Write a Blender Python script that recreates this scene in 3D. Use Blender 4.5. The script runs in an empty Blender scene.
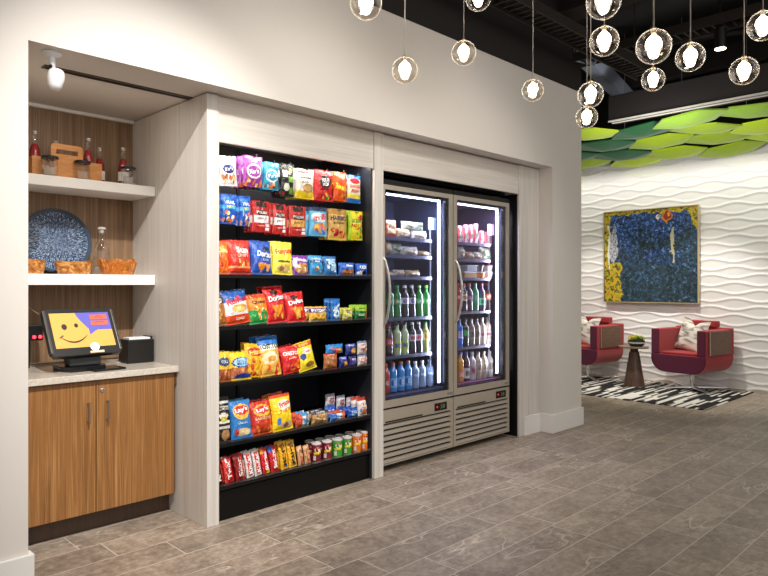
import bpy, math, random
from mathutils import Vector, Matrix
random.seed(7)
SC = bpy.context.scene
COL = SC.collection
R = math.radians
sin, cos, pi = math.sin, math.cos, math.pi

# ------------------------------------------------------------------ helpers
def lin(h):
    h = h.lstrip('#')
    c = [int(h[i:i+2], 16)/255 for i in (0, 2, 4)]
    return tuple(x/12.92 if x <= .04045 else ((x+.055)/1.055)**2.4 for x in c) + (1,)

_mats = {}
def mat(h, rough=.4, metal=0., spec=.5, emit=0., name=None, coat=0., alpha=1.):
    k = (h, rough, metal, spec, emit, coat, alpha)
    if k in _mats: return _mats[k]
    m = bpy.data.materials.new(name or 'paint_' + h.strip('#')); m.use_nodes = True
    b = m.node_tree.nodes['Principled BSDF']
    b.inputs['Base Color'].default_value = lin(h)
    b.inputs['Roughness'].default_value = rough
    b.inputs['Metallic'].default_value = metal
    b.inputs['Specular IOR Level'].default_value = spec
    b.inputs['Coat Weight'].default_value = coat
    b.inputs['Alpha'].default_value = alpha
    if emit:
        b.inputs['Emission Color'].default_value = lin(h)
        b.inputs['Emission Strength'].default_value = emit
    _mats[k] = m
    return m

class NT:
    """small wrapper for building a node tree"""
    def __init__(s, name):
        s.m = bpy.data.materials.new(name); s.m.use_nodes = True
        s.t = s.m.node_tree; s.b = s.t.nodes['Principled BSDF']
    def n(s, typ, **kw):
        nd = s.t.nodes.new(typ)
        for k, v in kw.items():
            if k.startswith('i_'):
                key = k[2:]
                nd.inputs[int(key) if key.isdigit() else key.replace('_', ' ')].default_value = v
            else: setattr(nd, k, v)
        return nd
    def l(s, a, b): s.t.links.new(a, b)
    def math(s, op, a, b=None, c=None, clamp=False):
        nd = s.n('ShaderNodeMath', operation=op); nd.use_clamp = clamp
        for i, x in enumerate((a, b, c)):
            if x is None: continue
            if hasattr(x, 'is_linked') or hasattr(x, 'links'): s.l(x, nd.inputs[i])
            else: nd.inputs[i].default_value = x
        return nd.outputs[0]
    def ramp(s, fac, stops, interp='LINEAR'):
        nd = s.n('ShaderNodeValToRGB'); nd.color_ramp.interpolation = interp
        e = nd.color_ramp.elements
        while len(e) < len(stops): e.new(.5)
        for i, (p, c) in enumerate(stops):
            e[i].position = p; e[i].color = lin(c) if isinstance(c, str) else (c, c, c, 1)
        s.l(fac, nd.inputs[0]); return nd.outputs[0]
    def mix(s, fac, a, b, typ='MIX'):
        nd = s.n('ShaderNodeMixRGB', blend_type=typ)
        for i, x in enumerate((fac, a, b)):
            if hasattr(x, 'links'): s.l(x, nd.inputs[i])
            elif isinstance(x, str): nd.inputs[i].default_value = lin(x)
            else: nd.inputs[i].default_value = x
        return nd.outputs[0]

class MB:
    def __init__(s): s.v = []; s.f = []; s.m = []
    def add(s, vs, fs, mi=0):
        o = len(s.v); s.v += [tuple(x) for x in vs]
        for i, f in enumerate(fs):
            s.f.append([o+a for a in f]); s.m.append(mi[i] if isinstance(mi, list) else mi)
        return s
    def box(s, x0, x1, y0, y1, z0, z1, mi=0):
        v = [(x, y, z) for x in (x0, x1) for y in (y0, y1) for z in (z0, z1)]
        return s.add(v, [(0,1,3,2),(4,6,7,5),(0,4,5,1),(2,3,7,6),(0,2,6,4),(1,5,7,3)], mi)
    def lathe(s, prof, c=(0,0,0), n=24, mi=0, cap=True):
        v = []; f = []; ms = []
        for p in prof:
            for j in range(n):
                a = 2*pi*j/n; v.append((c[0]+p[0]*cos(a), c[1]+p[0]*sin(a), c[2]+p[1]))
        for i in range(len(prof)-1):
            for j in range(n):
                k = (j+1) % n; f.append((i*n+j, i*n+k, (i+1)*n+k, (i+1)*n+j))
                ms.append(prof[i][2] if len(prof[i]) > 2 else mi)
        if cap:
            f.append(tuple(range(n-1, -1, -1))); ms.append(ms[0])
            f.append(tuple(range((len(prof)-1)*n, len(prof)*n))); ms.append(ms[-2])
        return s.add(v, f, ms)
    def tube(s, pts, r, n=8, mi=0):
        pts = [Vector(p) for p in pts]; v = []; f = []
        for i, p in enumerate(pts):
            t = (pts[min(i+1, len(pts)-1)] - pts[max(i-1, 0)]).normalized()
            up = Vector((0,0,1)) if abs(t.z) < .9 else Vector((1,0,0))
            a = t.cross(up).normalized(); b = t.cross(a)
            rr = r[i] if isinstance(r, (list, tuple)) else r
            for j in range(n): v.append(p + (a*cos(2*pi*j/n) + b*sin(2*pi*j/n))*rr)
        for i in range(len(pts)-1):
            for j in range(n):
                k = (j+1) % n; f.append((i*n+j, i*n+k, (i+1)*n+k, (i+1)*n+j))
        f.append(tuple(range(n))); f.append(tuple(range(len(v)-1, len(v)-n-1, -1)))
        return s.add(v, f, mi)
    def grid(s, fn, nu, nv, mf=0):
        v = [fn(i/nu, j/nv) for j in range(nv+1) for i in range(nu+1)]
        f = []; ms = []
        for j in range(nv):
            for i in range(nu):
                a = j*(nu+1)+i; f.append((a, a+1, a+nu+2, a+nu+1))
                ms.append(mf((i+.5)/nu, (j+.5)/nv) if callable(mf) else mf)
        return s.add(v, f, ms)
    def prism(s, poly, lo, hi, axis='z', mi=0):
        n = len(poly)
        def P(a, b, c): return {'z': (a, b, c), 'y': (a, c, b), 'x': (c, a, b)}[axis]
        v = [P(a, b, lo) for a, b in poly] + [P(a, b, hi) for a, b in poly]
        f = [tuple(range(n-1, -1, -1)), tuple(range(n, 2*n))] + [(i, (i+1) % n, n+(i+1) % n, n+i) for i in range(n)]
        return s.add(v, f, mi)
    def mesh(s, name, mats):
        me = bpy.data.meshes.new(name); me.from_pydata(s.v, [], s.f)
        for m in (mats if isinstance(mats, (list, tuple)) else [mats]): me.materials.append(m)
        me.polygons.foreach_set('material_index', s.m); me.update()
        return me
    def build(s, name, mats, parent=None, loc=None, rot=None, smooth=False, bevel=0, recalc=True):
        me = s.mesh(name, mats)
        if recalc:
            import bmesh
            bm = bmesh.new(); bm.from_mesh(me); bmesh.ops.recalc_face_normals(bm, faces=bm.faces); bm.to_mesh(me); bm.free()
        if smooth:
            me.polygons.foreach_set('use_smooth', [True]*len(me.polygons)); me.set_sharp_from_angle(angle=.7)
        o = bpy.data.objects.new(name, me); COL.objects.link(o)
        if parent: o.parent = parent
        if loc: o.location = loc
        if rot: o.rotation_euler = rot
        if bevel:
            b = o.modifiers.new('bevel', 'BEVEL'); b.width = bevel; b.segments = 2; b.limit_method = 'ANGLE'
        return o

def tag(o, label, cat, group=None, kind=None):
    o['label'] = label; o['category'] = cat
    if group: o['group'] = group
    if kind: o['kind'] = kind
    return o
def empty(name, loc=(0,0,0), rot=(0,0,0)):
    o = bpy.data.objects.new(name, None); COL.objects.link(o)
    o.location = loc; o.rotation_euler = rot; o.empty_display_size = .05
    return o
def struct(o, label=None, cat=None):
    o['kind'] = 'structure'
    if label: o['label'] = label
    if cat: o['category'] = cat
    return o
def kids(o): return [c for c in bpy.data.objects if c.parent == o]
def copy_tree(o, parent=None, ch=None):
    c = o.copy(); COL.objects.link(c); c.parent = parent
    for k in kids(o): copy_tree(k, c)
    return c

# flat lettering turned to mesh, normalised to its own bounding box
_txt = {}
def text_shape(s, bold=.0, italic=0.):
    k = (s, bold, italic)
    if k not in _txt:
        cu = bpy.data.curves.new('lettering', 'FONT'); cu.body = s; cu.size = 1; cu.offset = bold; cu.shear = italic
        cu.resolution_u = 3
        ob = bpy.data.objects.new('lettering', cu); COL.objects.link(ob)
        dg = bpy.context.evaluated_depsgraph_get(); dg.update()
        me = ob.evaluated_get(dg).to_mesh()
        v = [tuple(x.co) for x in me.vertices]; f = [tuple(p.vertices) for p in me.polygons]
        ob.evaluated_get(dg).to_mesh_clear(); bpy.data.objects.remove(ob); bpy.data.curves.remove(cu)
        x0 = min(p[0] for p in v); x1 = max(p[0] for p in v); y0 = min(p[1] for p in v); y1 = max(p[1] for p in v)
        _txt[k] = ([((p[0]-x0)/(x1-x0), (p[1]-y0)/(y1-y0)) for p in v], f, (x1-x0)/(y1-y0))
    return _txt[k]
def add_text(mb, s, fn, cu, cv, wu, hv, rot=0, asp=1., mi=0, bold=.03, italic=0):
    """writes s centred at cu, cv with width wu, height hv; fn maps u, v to a point; asp = width/height of the surface"""
    v, f, _ = text_shape(s, bold, italic)
    c, sn = cos(R(rot)), sin(R(rot)); out = []
    for a, b in v:
        x = (a-.5)*wu*asp; y = (b-.5)*hv
        out.append(fn(cu + (x*c - y*sn)/asp, cv + x*sn + y*c))
    mb.add(out, f, mi)

# ------------------------------------------------------------------ materials
def wall_paint(name, h, bump=.05):
    t = NT(name); t.b.inputs['Base Color'].default_value = lin(h); t.b.inputs['Roughness'].default_value = .75
    tc = t.n('ShaderNodeTexCoord'); ns = t.n('ShaderNodeTexNoise', i_Scale=180., i_Detail=3.)
    t.l(tc.outputs['Object'], ns.inputs['Vector'])
    bp = t.n('ShaderNodeBump', i_Strength=bump, i_Distance=.004); t.l(ns.outputs[0], bp.inputs['Height']); t.l(bp.outputs[0], t.b.inputs['Normal'])
    return t.m
def wood(name, cols, scale=(30, 30, 1.2), rough=.45, dist=2.5, fine=.35, amt=.5, off=0.):
    """grain that runs along the axis with the smallest scale"""
    t = NT(name); tc = t.n('ShaderNodeTexCoord')
    mp = t.n('ShaderNodeMapping'); mp.inputs['Scale'].default_value = scale; mp.inputs['Location'].default_value = (off, off, off)
    t.l(tc.outputs['Object'], mp.inputs[0])
    n1 = t.n('ShaderNodeTexNoise', i_Scale=1., i_Detail=6., i_Roughness=.6, i_Distortion=dist)
    t.l(mp.outputs[0], n1.inputs['Vector'])
    mp2 = t.n('ShaderNodeMapping'); mp2.inputs['Scale'].default_value = tuple(x*6 if x > min(scale) else x*2 for x in scale)
    t.l(tc.outputs['Object'], mp2.inputs[0])
    n2 = t.n('ShaderNodeTexNoise', i_Scale=1., i_Detail=3.); t.l(mp2.outputs[0], n2.inputs['Vector'])
    f = t.math('ADD', t.math('MULTIPLY', n1.outputs[0], 1-fine), t.math('MULTIPLY', n2.outputs[0], fine))
    c = t.ramp(f, [(.5-amt*.45, cols[0]), (.5, cols[1]), (.5+amt*.4, cols[2])])
    t.l(c, t.b.inputs['Base Color']); t.b.inputs['Roughness'].default_value = rough
    bp = t.n('ShaderNodeBump', i_Strength=.08, i_Distance=.002); t.l(n2.outputs[0], bp.inputs['Height']); t.l(bp.outputs[0], t.b.inputs['Normal'])
    return t.m

def floor_stone():
    t = NT('floor_stone_planks'); tc = t.n('ShaderNodeTexCoord'); sp = t.n('ShaderNodeSeparateXYZ')
    t.l(tc.outputs['Object'], sp.inputs[0]); X, Y = sp.outputs[0], sp.outputs[1]
    W, L = .23, .914
    row = t.math('FLOOR', t.math('DIVIDE', t.math('ADD', Y, 20*W - 2.955 % W), W))
    fy = t.math('FRACT', t.math('DIVIDE', t.math('ADD', Y, 20*W - 2.955 % W), W))
    wn = t.n('ShaderNodeTexWhiteNoise', noise_dimensions='1D'); t.l(row, wn.inputs['W'])
    xs = t.math('ADD', t.math('DIVIDE', X, L), t.math('ADD', wn.outputs[0], 20))
    col = t.math('FLOOR', xs); fx = t.math('FRACT', xs)
    g1 = t.math('MINIMUM', t.math('MULTIPLY', fy, W), t.math('MULTIPLY', t.math('SUBTRACT', 1., fy), W))
    g2 = t.math('MINIMUM', t.math('MULTIPLY', fx, L), t.math('MULTIPLY', t.math('SUBTRACT', 1., fx), L))
    g = t.math('MINIMUM', g1, g2)
    grout = t.math('SUBTRACT', 1., t.math('DIVIDE', t.math('SUBTRACT', g, .0018), .0012, clamp=True))
    cb = t.n('ShaderNodeCombineXYZ'); t.l(row, cb.inputs[0]); t.l(col, cb.inputs[1])
    w2 = t.n('ShaderNodeTexWhiteNoise', noise_dimensions='3D'); t.l(cb.outputs[0], w2.inputs['Vector'])
    # the stone is cut anew in every plank
    sh = t.n('ShaderNodeVectorMath', operation='SCALE'); sh.inputs['Scale'].default_value = 9.
    t.l(w2.outputs['Color'], sh.inputs[0])
    ad = t.n('ShaderNodeVectorMath', operation='ADD'); t.l(tc.outputs['Object'], ad.inputs[0]); t.l(sh.outputs[0], ad.inputs[1])
    n1 = t.n('ShaderNodeTexNoise', i_Scale=3.2, i_Detail=8., i_Roughness=.62, i_Distortion=.9); t.l(ad.outputs[0], n1.inputs['Vector'])
    n3 = t.n('ShaderNodeTexNoise', i_Scale=26., i_Detail=6., i_Roughness=.7); t.l(ad.outputs[0], n3.inputs['Vector'])
    base = t.ramp(n1.outputs[0], [(.34, '#74665a'), (.5, '#938475'), (.66, '#ad9f8e')])
    base = t.mix(.45, base, t.ramp(n3.outputs[0], [(.36, '#6a5c50'), (.5, '#908171'), (.64, '#b5a795')]))
    # veins: thin bands where a warped noise crosses one half
    vm = t.n('ShaderNodeMapping'); vm.inputs['Rotation'].default_value = (0, 0, R(-38)); vm.inputs['Scale'].default_value = (.45, 1.5, 1)
    t.l(ad.outputs[0], vm.inputs[0])
    def vein(scale, dist, wid, det=2.):
        nz = t.n('ShaderNodeTexNoise', i_Scale=scale, i_Detail=det, i_Roughness=.6, i_Distortion=dist); t.l(vm.outputs[0], nz.inputs['Vector'])
        a = t.math('ABSOLUTE', t.math('SUBTRACT', nz.outputs[0], .5))
        return t.math('SUBTRACT', 1., t.math('DIVIDE', a, wid, clamp=True))
    msk = t.n('ShaderNodeTexNoise', i_Scale=2.6, i_Detail=2.); t.l(ad.outputs[0], msk.inputs['Vector'])
    mk = t.math('MULTIPLY', t.math('SUBTRACT', msk.outputs[0], .45), 6., clamp=True)
    v1 = t.math('MULTIPLY', t.math('MAXIMUM', vein(1.8, .25, .009, 3.), t.math('MULTIPLY', vein(3.6, .3, .012, 4.), .5)), mk)
    v2 = t.math('MULTIPLY', vein(2.4, .4, .014, 5.), .6)
    base = t.mix(t.math('MULTIPLY', v2, .6), base, '#5f5449')
    base = t.mix(t.math('MULTIPLY', v1, .8), base, '#cbbfb0')
    br = t.math('ADD', .93, t.math('MULTIPLY', w2.outputs[0], .26))
    sc = t.n('ShaderNodeVectorMath', operation='SCALE'); t.l(base, sc.inputs[0]); t.l(br, sc.inputs['Scale'])
    c = t.mix(grout, sc.outputs[0], '#c9c1b4')
    t.l(c, t.b.inputs['Base Color'])
    t.l(t.math('ADD', .36, t.math('MULTIPLY', n3.outputs[0], .2)), t.b.inputs['Roughness'])
    bp = t.n('ShaderNodeBump', i_Strength=.25, i_Distance=.002)
    t.l(t.math('SUBTRACT', n3.outputs[0], t.math('MULTIPLY', grout, 1.5)), bp.inputs['Height']); t.l(bp.outputs[0], t.b.inputs['Normal'])
    return t.m

def glass_thin(name, tint='#ffffff', rough=.02, gloss=1., rim=0.):
    m = bpy.data.materials.new(name); m.use_nodes = True; t = m.node_tree
    t.nodes.remove(t.nodes['Principled BSDF']); out = t.nodes['Material Output']
    tr = t.nodes.new('ShaderNodeBsdfTransparent'); tr.inputs[0].default_value = lin(tint)
    gl = t.nodes.new('ShaderNodeBsdfGlossy'); gl.inputs['Roughness'].default_value = rough
    fr = t.nodes.new('ShaderNodeLayerWeight'); fr.inputs[0].default_value = .35
    mu = t.nodes.new('ShaderNodeMath'); mu.operation = 'MULTIPLY'; mu.inputs[1].default_value = gloss
    mx = t.nodes.new('ShaderNodeMixShader')
    t.links.new(fr.outputs['Fresnel'], mu.inputs[0]); t.links.new(mu.outputs[0], mx.inputs[0])
    cl = t.nodes.new('ShaderNodeMath'); cl.operation = 'MINIMUM'; cl.inputs[1].default_value = .3; t.links.new(mu.outputs[0], cl.inputs[0]); t.links.new(cl.outputs[0], mx.inputs[0])
    t.links.new(tr.outputs[0], mx.inputs[1]); t.links.new(gl.outputs[0], mx.inputs[2])
    if not rim: t.links.new(mx.outputs[0], out.inputs[0]); return m
    # pale edge-on rim mixed in, standing in for the bright edge of refracting glass
    lw = t.nodes.new('ShaderNodeLayerWeight'); lw.inputs[0].default_value = .5
    pw = t.nodes.new('ShaderNodeMath'); pw.operation = 'POWER'; pw.inputs[1].default_value = 5.; t.links.new(lw.outputs['Facing'], pw.inputs[0])
    ml = t.nodes.new('ShaderNodeMath'); ml.operation = 'MULTIPLY'; ml.inputs[1].default_value = rim; t.links.new(pw.outputs[0], ml.inputs[0])
    tl = t.nodes.new('ShaderNodeBsdfTranslucent'); tl.inputs[0].default_value = (.9, .87, .82, 1)
    m2 = t.nodes.new('ShaderNodeMixShader'); t.links.new(ml.outputs[0], m2.inputs[0]); t.links.new(mx.outputs[0], m2.inputs[1]); t.links.new(tl.outputs[0], m2.inputs[2])
    t.links.new(m2.outputs[0], out.inputs[0])
    return m

WALL = wall_paint('white_wall_paint', '#dcd6ce')
TRIM = mat('#ebe8e4', .45, name='white_trim_paint')
CEIL = mat('#0d0b0a', .8, name='black_plenum_paint')
BEAM = mat('#1a120f', .7, name='dark_brown_steel_paint')
WASH = wood('whitewashed_oak', ('#bdb6ae', '#d4cec6', '#e2ddd6'), (22, 22, .7), .5, 1.2, .5, .55)
WASHH = wood('whitewashed_oak_header', ('#bab3aa', '#d0c9c0', '#ded8d0'), (.7, 22, 22), .5, 1.2, .5, .55)
WALNUT = wood('warm_walnut_veneer', ('#5a381c', '#8a5f38', '#b08a58'), (34, 34, .9), .42, 1.8, .4, .55)
WALNUTD = wood('walnut_back_panel', ('#5a4330', '#836549', '#a58665'), (34, 34, .9), .5, 1.8, .45, .5, 3.)
PLINTH = wood('dark_walnut_plinth', ('#3d2c20', '#4d392b', '#5a4535'), (34, 34, .9), .5, 1.5, .4, .6)
BLACK = mat('#0c0b0b', .45, name='black_powder_coat')
BLACKG = mat('#0d0d0f', .18, name='black_gloss_plastic')
CHROME = mat('#d8d8da', .12, 1., name='polished_chrome')
STEEL = mat('#b9b3a8', .32, 1., name='brushed_nickel')
ALU = mat('#bdb3a4', .4, .45, name='champagne_aluminium')
GLASS = glass_thin('clear_glass', rim=.6)

# ------------------------------------------------------------------ what stands on the shelves (metres)
# row, kind, artwork, x, y, z, width, height, lean, copies behind, label
ITEMS = [
(1, 'bag', 'whiteoval', 2.179, 3.54, 2.031, 0.123, 0.179, -4, 1, 'white bag with a navy oval, hanging leftmost in the top row'),
(1, 'bag', 'purplering', 2.357, 3.54, 2.044, 0.138, 0.191, 0, 3, 'purple snack bag with a white ring, hanging in the top row'),
(1, 'bag', 'tealring', 2.495, 3.54, 2.039, 0.114, 0.176, 0, 2, 'teal snack bag with a white ring, hanging beside the purple bags'),
(1, 'bag', 'blackgreen', 2.623, 3.54, 2.005, 0.103, 0.213, 0, 2, 'black bag with green and white blocks, hanging in the top row'),
(1, 'bag', 'whitecookie', 2.771, 3.54, 2.006, 0.15, 0.197, 0, 2, 'white and yellow cookie bag hanging in the top row'),
(1, 'bag', 'redblack', 2.938, 3.54, 2.007, 0.158, 0.21, 0, 3, 'red sweet bag with a black emblem, hanging in the top row'),
(1, 'bag', 'orangebag', 3.091, 3.54, 2.021, 0.119, 0.201, 0, 2, 'plain bright orange peanut butter sweet bag, hanging in the top row'),
(1, 'bag', 'fishbag', 3.226, 3.54, 2.019, 0.125, 0.197, 0, 1, 'white, yellow and blue bag at the right of the top row'),
(2, 'bag', 'bluetrail', 2.182, 3.54, 1.797, 0.103, 0.179, 0, 2, 'blue trail mix bag hanging leftmost in the second row'),
(2, 'bag', 'bluetrail', 2.298, 3.54, 1.792, 0.079, 0.183, 0, 1, 'blue trail mix bag hanging beside the red jerky pouches'),
(2, 'pouch', 'jerkywhite', 2.418, 3.54, 1.761, 0.141, 0.199, 0, 2, 'white-panelled red jerky pouch next to the blue trail mix bags'),
(2, 'pouch', 'jerkywhite', 2.562, 3.54, 1.756, 0.11, 0.198, 0, 2, 'white-panelled red jerky pouch between two other jerky pouches'),
(2, 'pouch', 'jerkytan', 2.711, 3.54, 1.751, 0.147, 0.202, 0, 2, 'tan-panelled red jerky pouch beside the light blue sweet bag'),
(2, 'bag', 'trolli', 2.889, 3.54, 1.76, 0.146, 0.194, 0, 2, 'light blue gummy bag with red script, hanging in the second row'),
(2, 'bag', 'tancandy', 3.067, 3.54, 1.741, 0.165, 0.214, 0, 2, 'tan bag with red sweets pictured, hanging in the second row'),
(2, 'bag', 'sourkids', 3.24, 3.54, 1.749, 0.135, 0.205, 0, 2, 'yellow and lime sour sweet bag, rightmost in the second row'),
(3, 'bag', 'cheddar', 2.119, 3.5, 1.481, 0.08, 0.2, 0, 1, 'orange snack bag at the left end of the highest shelf'),
(3, 'bag', 'sun', 2.24, 3.5, 1.481, 0.154, 0.212, 0, 1, 'red multigrain chip bag on the highest shelf'),
(3, 'bag', 'dorcool', 2.399, 3.5, 1.481, 0.154, 0.213, 2, 1, 'blue tortilla chip bag with two orange triangles on the highest shelf'),
(3, 'bag', 'funyun', 2.562, 3.5, 1.481, 0.147, 0.214, 3, 1, 'yellow bag with red jagged lettering on the highest shelf'),
(3, 'bag', 'purplecookie', 2.713, 3.5, 1.481, 0.131, 0.134, 0, 1, 'small purple cookie bag on the highest shelf'),
(3, 'bag', 'tealcookie', 2.846, 3.5, 1.481, 0.112, 0.138, 0, 1, 'light blue cookie bag right beside the small purple cookie bag'),
(3, 'bag', 'bluemini', 2.972, 3.5, 1.481, 0.114, 0.135, 0, 1, 'narrow blue minis bag on the highest shelf'),
(3, 'packet', 'ahoy', 3.117, 3.5, 1.481, 0.147, 0.096, 0, 0, 'low blue packet with brown cookies on the highest shelf'),
(3, 'packet', 'oreo', 3.263, 3.5, 1.481, 0.115, 0.093, 0, 0, 'low blue packet with a white splash, rightmost on the highest shelf'),
(4, 'bag', 'kettle', 2.106, 3.5, 1.167, 0.081, 0.18, -6, 0, 'brown chip bag at the left end of the second shelf'),
(4, 'bag', 'ruffles', 2.222, 3.5, 1.167, 0.173, 0.204, -7, 1, 'blue, white and orange ridged chip bag leaning on the second shelf'),
(4, 'bag', 'queso', 2.383, 3.5, 1.167, 0.14, 0.183, -5, 1, 'orange and green chip bag leaning on the second shelf'),
(4, 'bag', 'dornacho', 2.518, 3.5, 1.167, 0.153, 0.234, -4, 1, 'taller red tortilla chip bag on the second shelf'),
(4, 'bag', 'dornacho', 2.68, 3.5, 1.167, 0.145, 0.193, -5, 1, 'shorter red tortilla chip bag beside the yellow wafer packet'),
(4, 'packet', 'payday', 2.856, 3.5, 1.167, 0.163, 0.102, 0, 1, 'yellow packet with a purple top strip on the second shelf'),
(4, 'box', 'krispie', 3.013, 3.5, 1.167, 0.089, 0.155, 0, 2, 'foremost upright blue cereal bar packet on the second shelf'),
(4, 'packet', 'fruitbar', 3.126, 3.5, 1.167, 0.093, 0.088, 0, 1, 'pale yellow fruit bar packet on the second shelf'),
(4, 'packet', 'greenbar', 3.258, 3.5, 1.167, 0.125, 0.107, 0, 1, 'green and lime granola packet, rightmost on the second shelf'),
(5, 'bag', 'goldfish', 2.127, 3.5, 0.829, 0.094, 0.178, 0, 1, 'yellow snack bag with a dark oval beside the left post'),
(5, 'bag', 'goldblue', 2.247, 3.5, 0.829, 0.14, 0.169, 0, 1, 'yellow snack bag with a big blue oval on the third shelf'),
(5, 'bag', 'fritos', 2.338, 3.5, 0.829, 0.138, 0.207, 6, 1, 'yellow and red corn chip bag leaning on the third shelf'),
(5, 'bag', 'tostitos', 2.471, 3.5, 0.829, 0.151, 0.249, -3, 1, 'tall corn chip bag with a blue top on the third shelf'),
(5, 'bag', 'cheetos', 2.647, 3.5, 0.829, 0.144, 0.173, -7, 1, 'red puff snack bag with white lettering on the third shelf'),
(5, 'bag', 'twist', 2.773, 3.5, 0.829, 0.149, 0.191, -10, 0, 'yellow and red snack bag leaning furthest on the third shelf'),
(5, 'packet', 'crackers', 2.968, 3.5, 0.829, 0.123, 0.113, 0, 0, 'brown cracker packet with a red edge on the third shelf'),
(5, 'packet', 'navybox', 3.085, 3.5, 0.829, 0.079, 0.079, 0, 0, 'navy blue packet low on the third shelf, next to the crackers'),
(5, 'packet', 'navybox2', 3.174, 3.5, 0.829, 0.076, 0.076, 0, 0, 'small deep violet packet low on the third shelf'),
(5, 'packet', 'whitered', 3.272, 3.5, 0.829, 0.096, 0.079, 0, 0, 'low white packet with red lettering, rightmost on the third shelf'),
(6, 'bag', 'blackwhite', 2.123, 3.5, 0.464, 0.101, 0.264, 0, 0, 'black and white striped chip bag, cut off by the left post'),
(6, 'bag', 'lays', 2.254, 3.5, 0.464, 0.14, 0.229, -1, 1, 'bright blue potato chip bag with a round yellow emblem'),
(6, 'bag', 'bbq', 2.406, 3.5, 0.464, 0.155, 0.204, -2, 1, 'red and orange barbecue chip bag with a round yellow emblem'),
(6, 'bag', 'yellowchip', 2.566, 3.5, 0.464, 0.155, 0.229, -2, 1, 'tall yellow chip bag with red lettering on the lowest upper shelf'),
(6, 'packet', 'mixbar', 2.722, 3.5, 0.464, 0.114, 0.096, 0, 1, 'low white and red snack packet beside the tall yellow chip bag'),
(6, 'packet', 'granola', 2.873, 3.5, 0.464, 0.146, 0.089, 0, 1, 'brown granola packet low on the fourth shelf'),
(6, 'packet', 'blueorange', 3.037, 3.5, 0.464, 0.136, 0.06, 0, 1, 'blue, white and orange packet low on the fourth shelf'),
(6, 'packet', 'bluepouch', 3.175, 3.5, 0.464, 0.094, 0.07, 0, 1, 'plain blue packet low on the fourth shelf'),
(6, 'bag', 'whitepretz', 3.277, 3.5, 0.464, 0.086, 0.127, 0, 1, 'white bag with red lettering, rightmost on the fourth shelf'),
(7, 'bar', 'mmdark', 2.091, 3.5, 0.209, 0.053, 0.149, -6, 0, 'black chocolate packet with white letters at the left post'),
(7, 'bar', 'snred', 2.165, 3.5, 0.209, 0.061, 0.147, -6, 1, 'red chocolate bar packet leftmost of the upright red bars'),
(7, 'bar', 'snred2', 2.244, 3.5, 0.209, 0.066, 0.151, -6, 1, 'dark red chocolate bar packet, second of the upright red bars'),
(7, 'bar', 'kitkat', 2.315, 3.5, 0.209, 0.05, 0.156, -6, 1, 'white and red wafer bar packet beside the dark red bars'),
(7, 'bar', 'kitkat', 2.374, 3.5, 0.209, 0.051, 0.158, -6, 1, 'white and red wafer bar packet beside the orange tipped red bar'),
(7, 'bar', 'skred', 2.436, 3.5, 0.209, 0.051, 0.157, -6, 1, 'red sweets packet with an orange corner and white upright letters'),
(7, 'bar', 'skblue', 2.502, 3.5, 0.209, 0.061, 0.158, -6, 1, 'red sweets packet with a blue corner, beside the yellow packets'),
(7, 'bar', 'mmyellow', 2.579, 3.5, 0.209, 0.058, 0.174, -5, 1, 'yellow peanut chocolate packet next to the red bars'),
(7, 'bar', 'mmyellow', 2.648, 3.5, 0.209, 0.06, 0.169, -5, 1, 'yellow peanut chocolate packet next to the brown and red bars'),
(7, 'bar', 'tanred', 2.715, 3.5, 0.209, 0.045, 0.124, -5, 0, 'tan bar packet with red upright letters beside the yellow packets'),
(7, 'bar', 'tanred', 2.771, 3.5, 0.209, 0.046, 0.121, -5, 0, 'tan bar packet with red upright letters beside the maroon cans'),
(7, 'can', 'maroon', 2.844, 3.5, 0.209, 0.072, 0.132, 0, 1, 'maroon crisp can next to the tan bar packets'),
(7, 'can', 'maroon', 2.938, 3.5, 0.209, 0.075, 0.13, 0, 1, 'maroon crisp can next to the green cans'),
(7, 'can', 'green', 3.032, 3.5, 0.209, 0.081, 0.129, 0, 1, 'green crisp can next to the maroon cans'),
(7, 'can', 'green', 3.126, 3.5, 0.209, 0.074, 0.127, 0, 1, 'green crisp can next to the orange cans'),
(7, 'can', 'orange', 3.218, 3.5, 0.209, 0.077, 0.13, 0, 1, 'orange crisp can next to the green cans'),
(7, 'can', 'orange', 3.295, 3.5, 0.209, 0.052, 0.135, 0, 1, 'orange crisp can at the far right end of the bottom shelf'),
]
STACKED = [
(5, 'packet', 'bluesack', 3.009, 3.505, 0.938, 0.161, 0.064, 0, 0, 'light blue snack packet lying on top of the brown cracker packet'),
(5, 'packet', 'navybox', 3.162, 3.505, 0.913, 0.099, 0.082, 0, 0, 'navy packet stacked on the low navy and violet packets'),
(5, 'packet', 'whitered', 3.274, 3.505, 0.914, 0.092, 0.095, 0, 0, 'white packet with red lettering stacked on top of its twin'),
(6, 'packet', 'whitepouch', 3.067, 3.62, 0.547, 0.086, 0.086, 0, 0, 'grey white pouch leftmost of the four white pouches at the back'),
(6, 'packet', 'whitepouch', 3.167, 3.62, 0.519, 0.08, 0.091, 0, 0, 'second white pouch of the row at the back of the fourth shelf'),
(6, 'packet', 'whitepouch', 3.263, 3.62, 0.495, 0.078, 0.093, 0, 0, 'white pouch behind the plain blue packet'),
(6, 'packet', 'bluepouch', 3.064, 3.62, 0.464, 0.101, 0.083, 0, 0, 'dark blue packet under the leftmost grey white pouch'),
(6, 'packet', 'bluepouch', 3.167, 3.62, 0.464, 0.089, 0.055, 0, 0, 'dark blue packet under the second white pouch'),
(6, 'packet', 'bluepouch', 3.263, 3.62, 0.464, 0.087, 0.031, 0, 0, 'dark blue packet under the white pouch, behind the front blue packet'),
]
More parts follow.
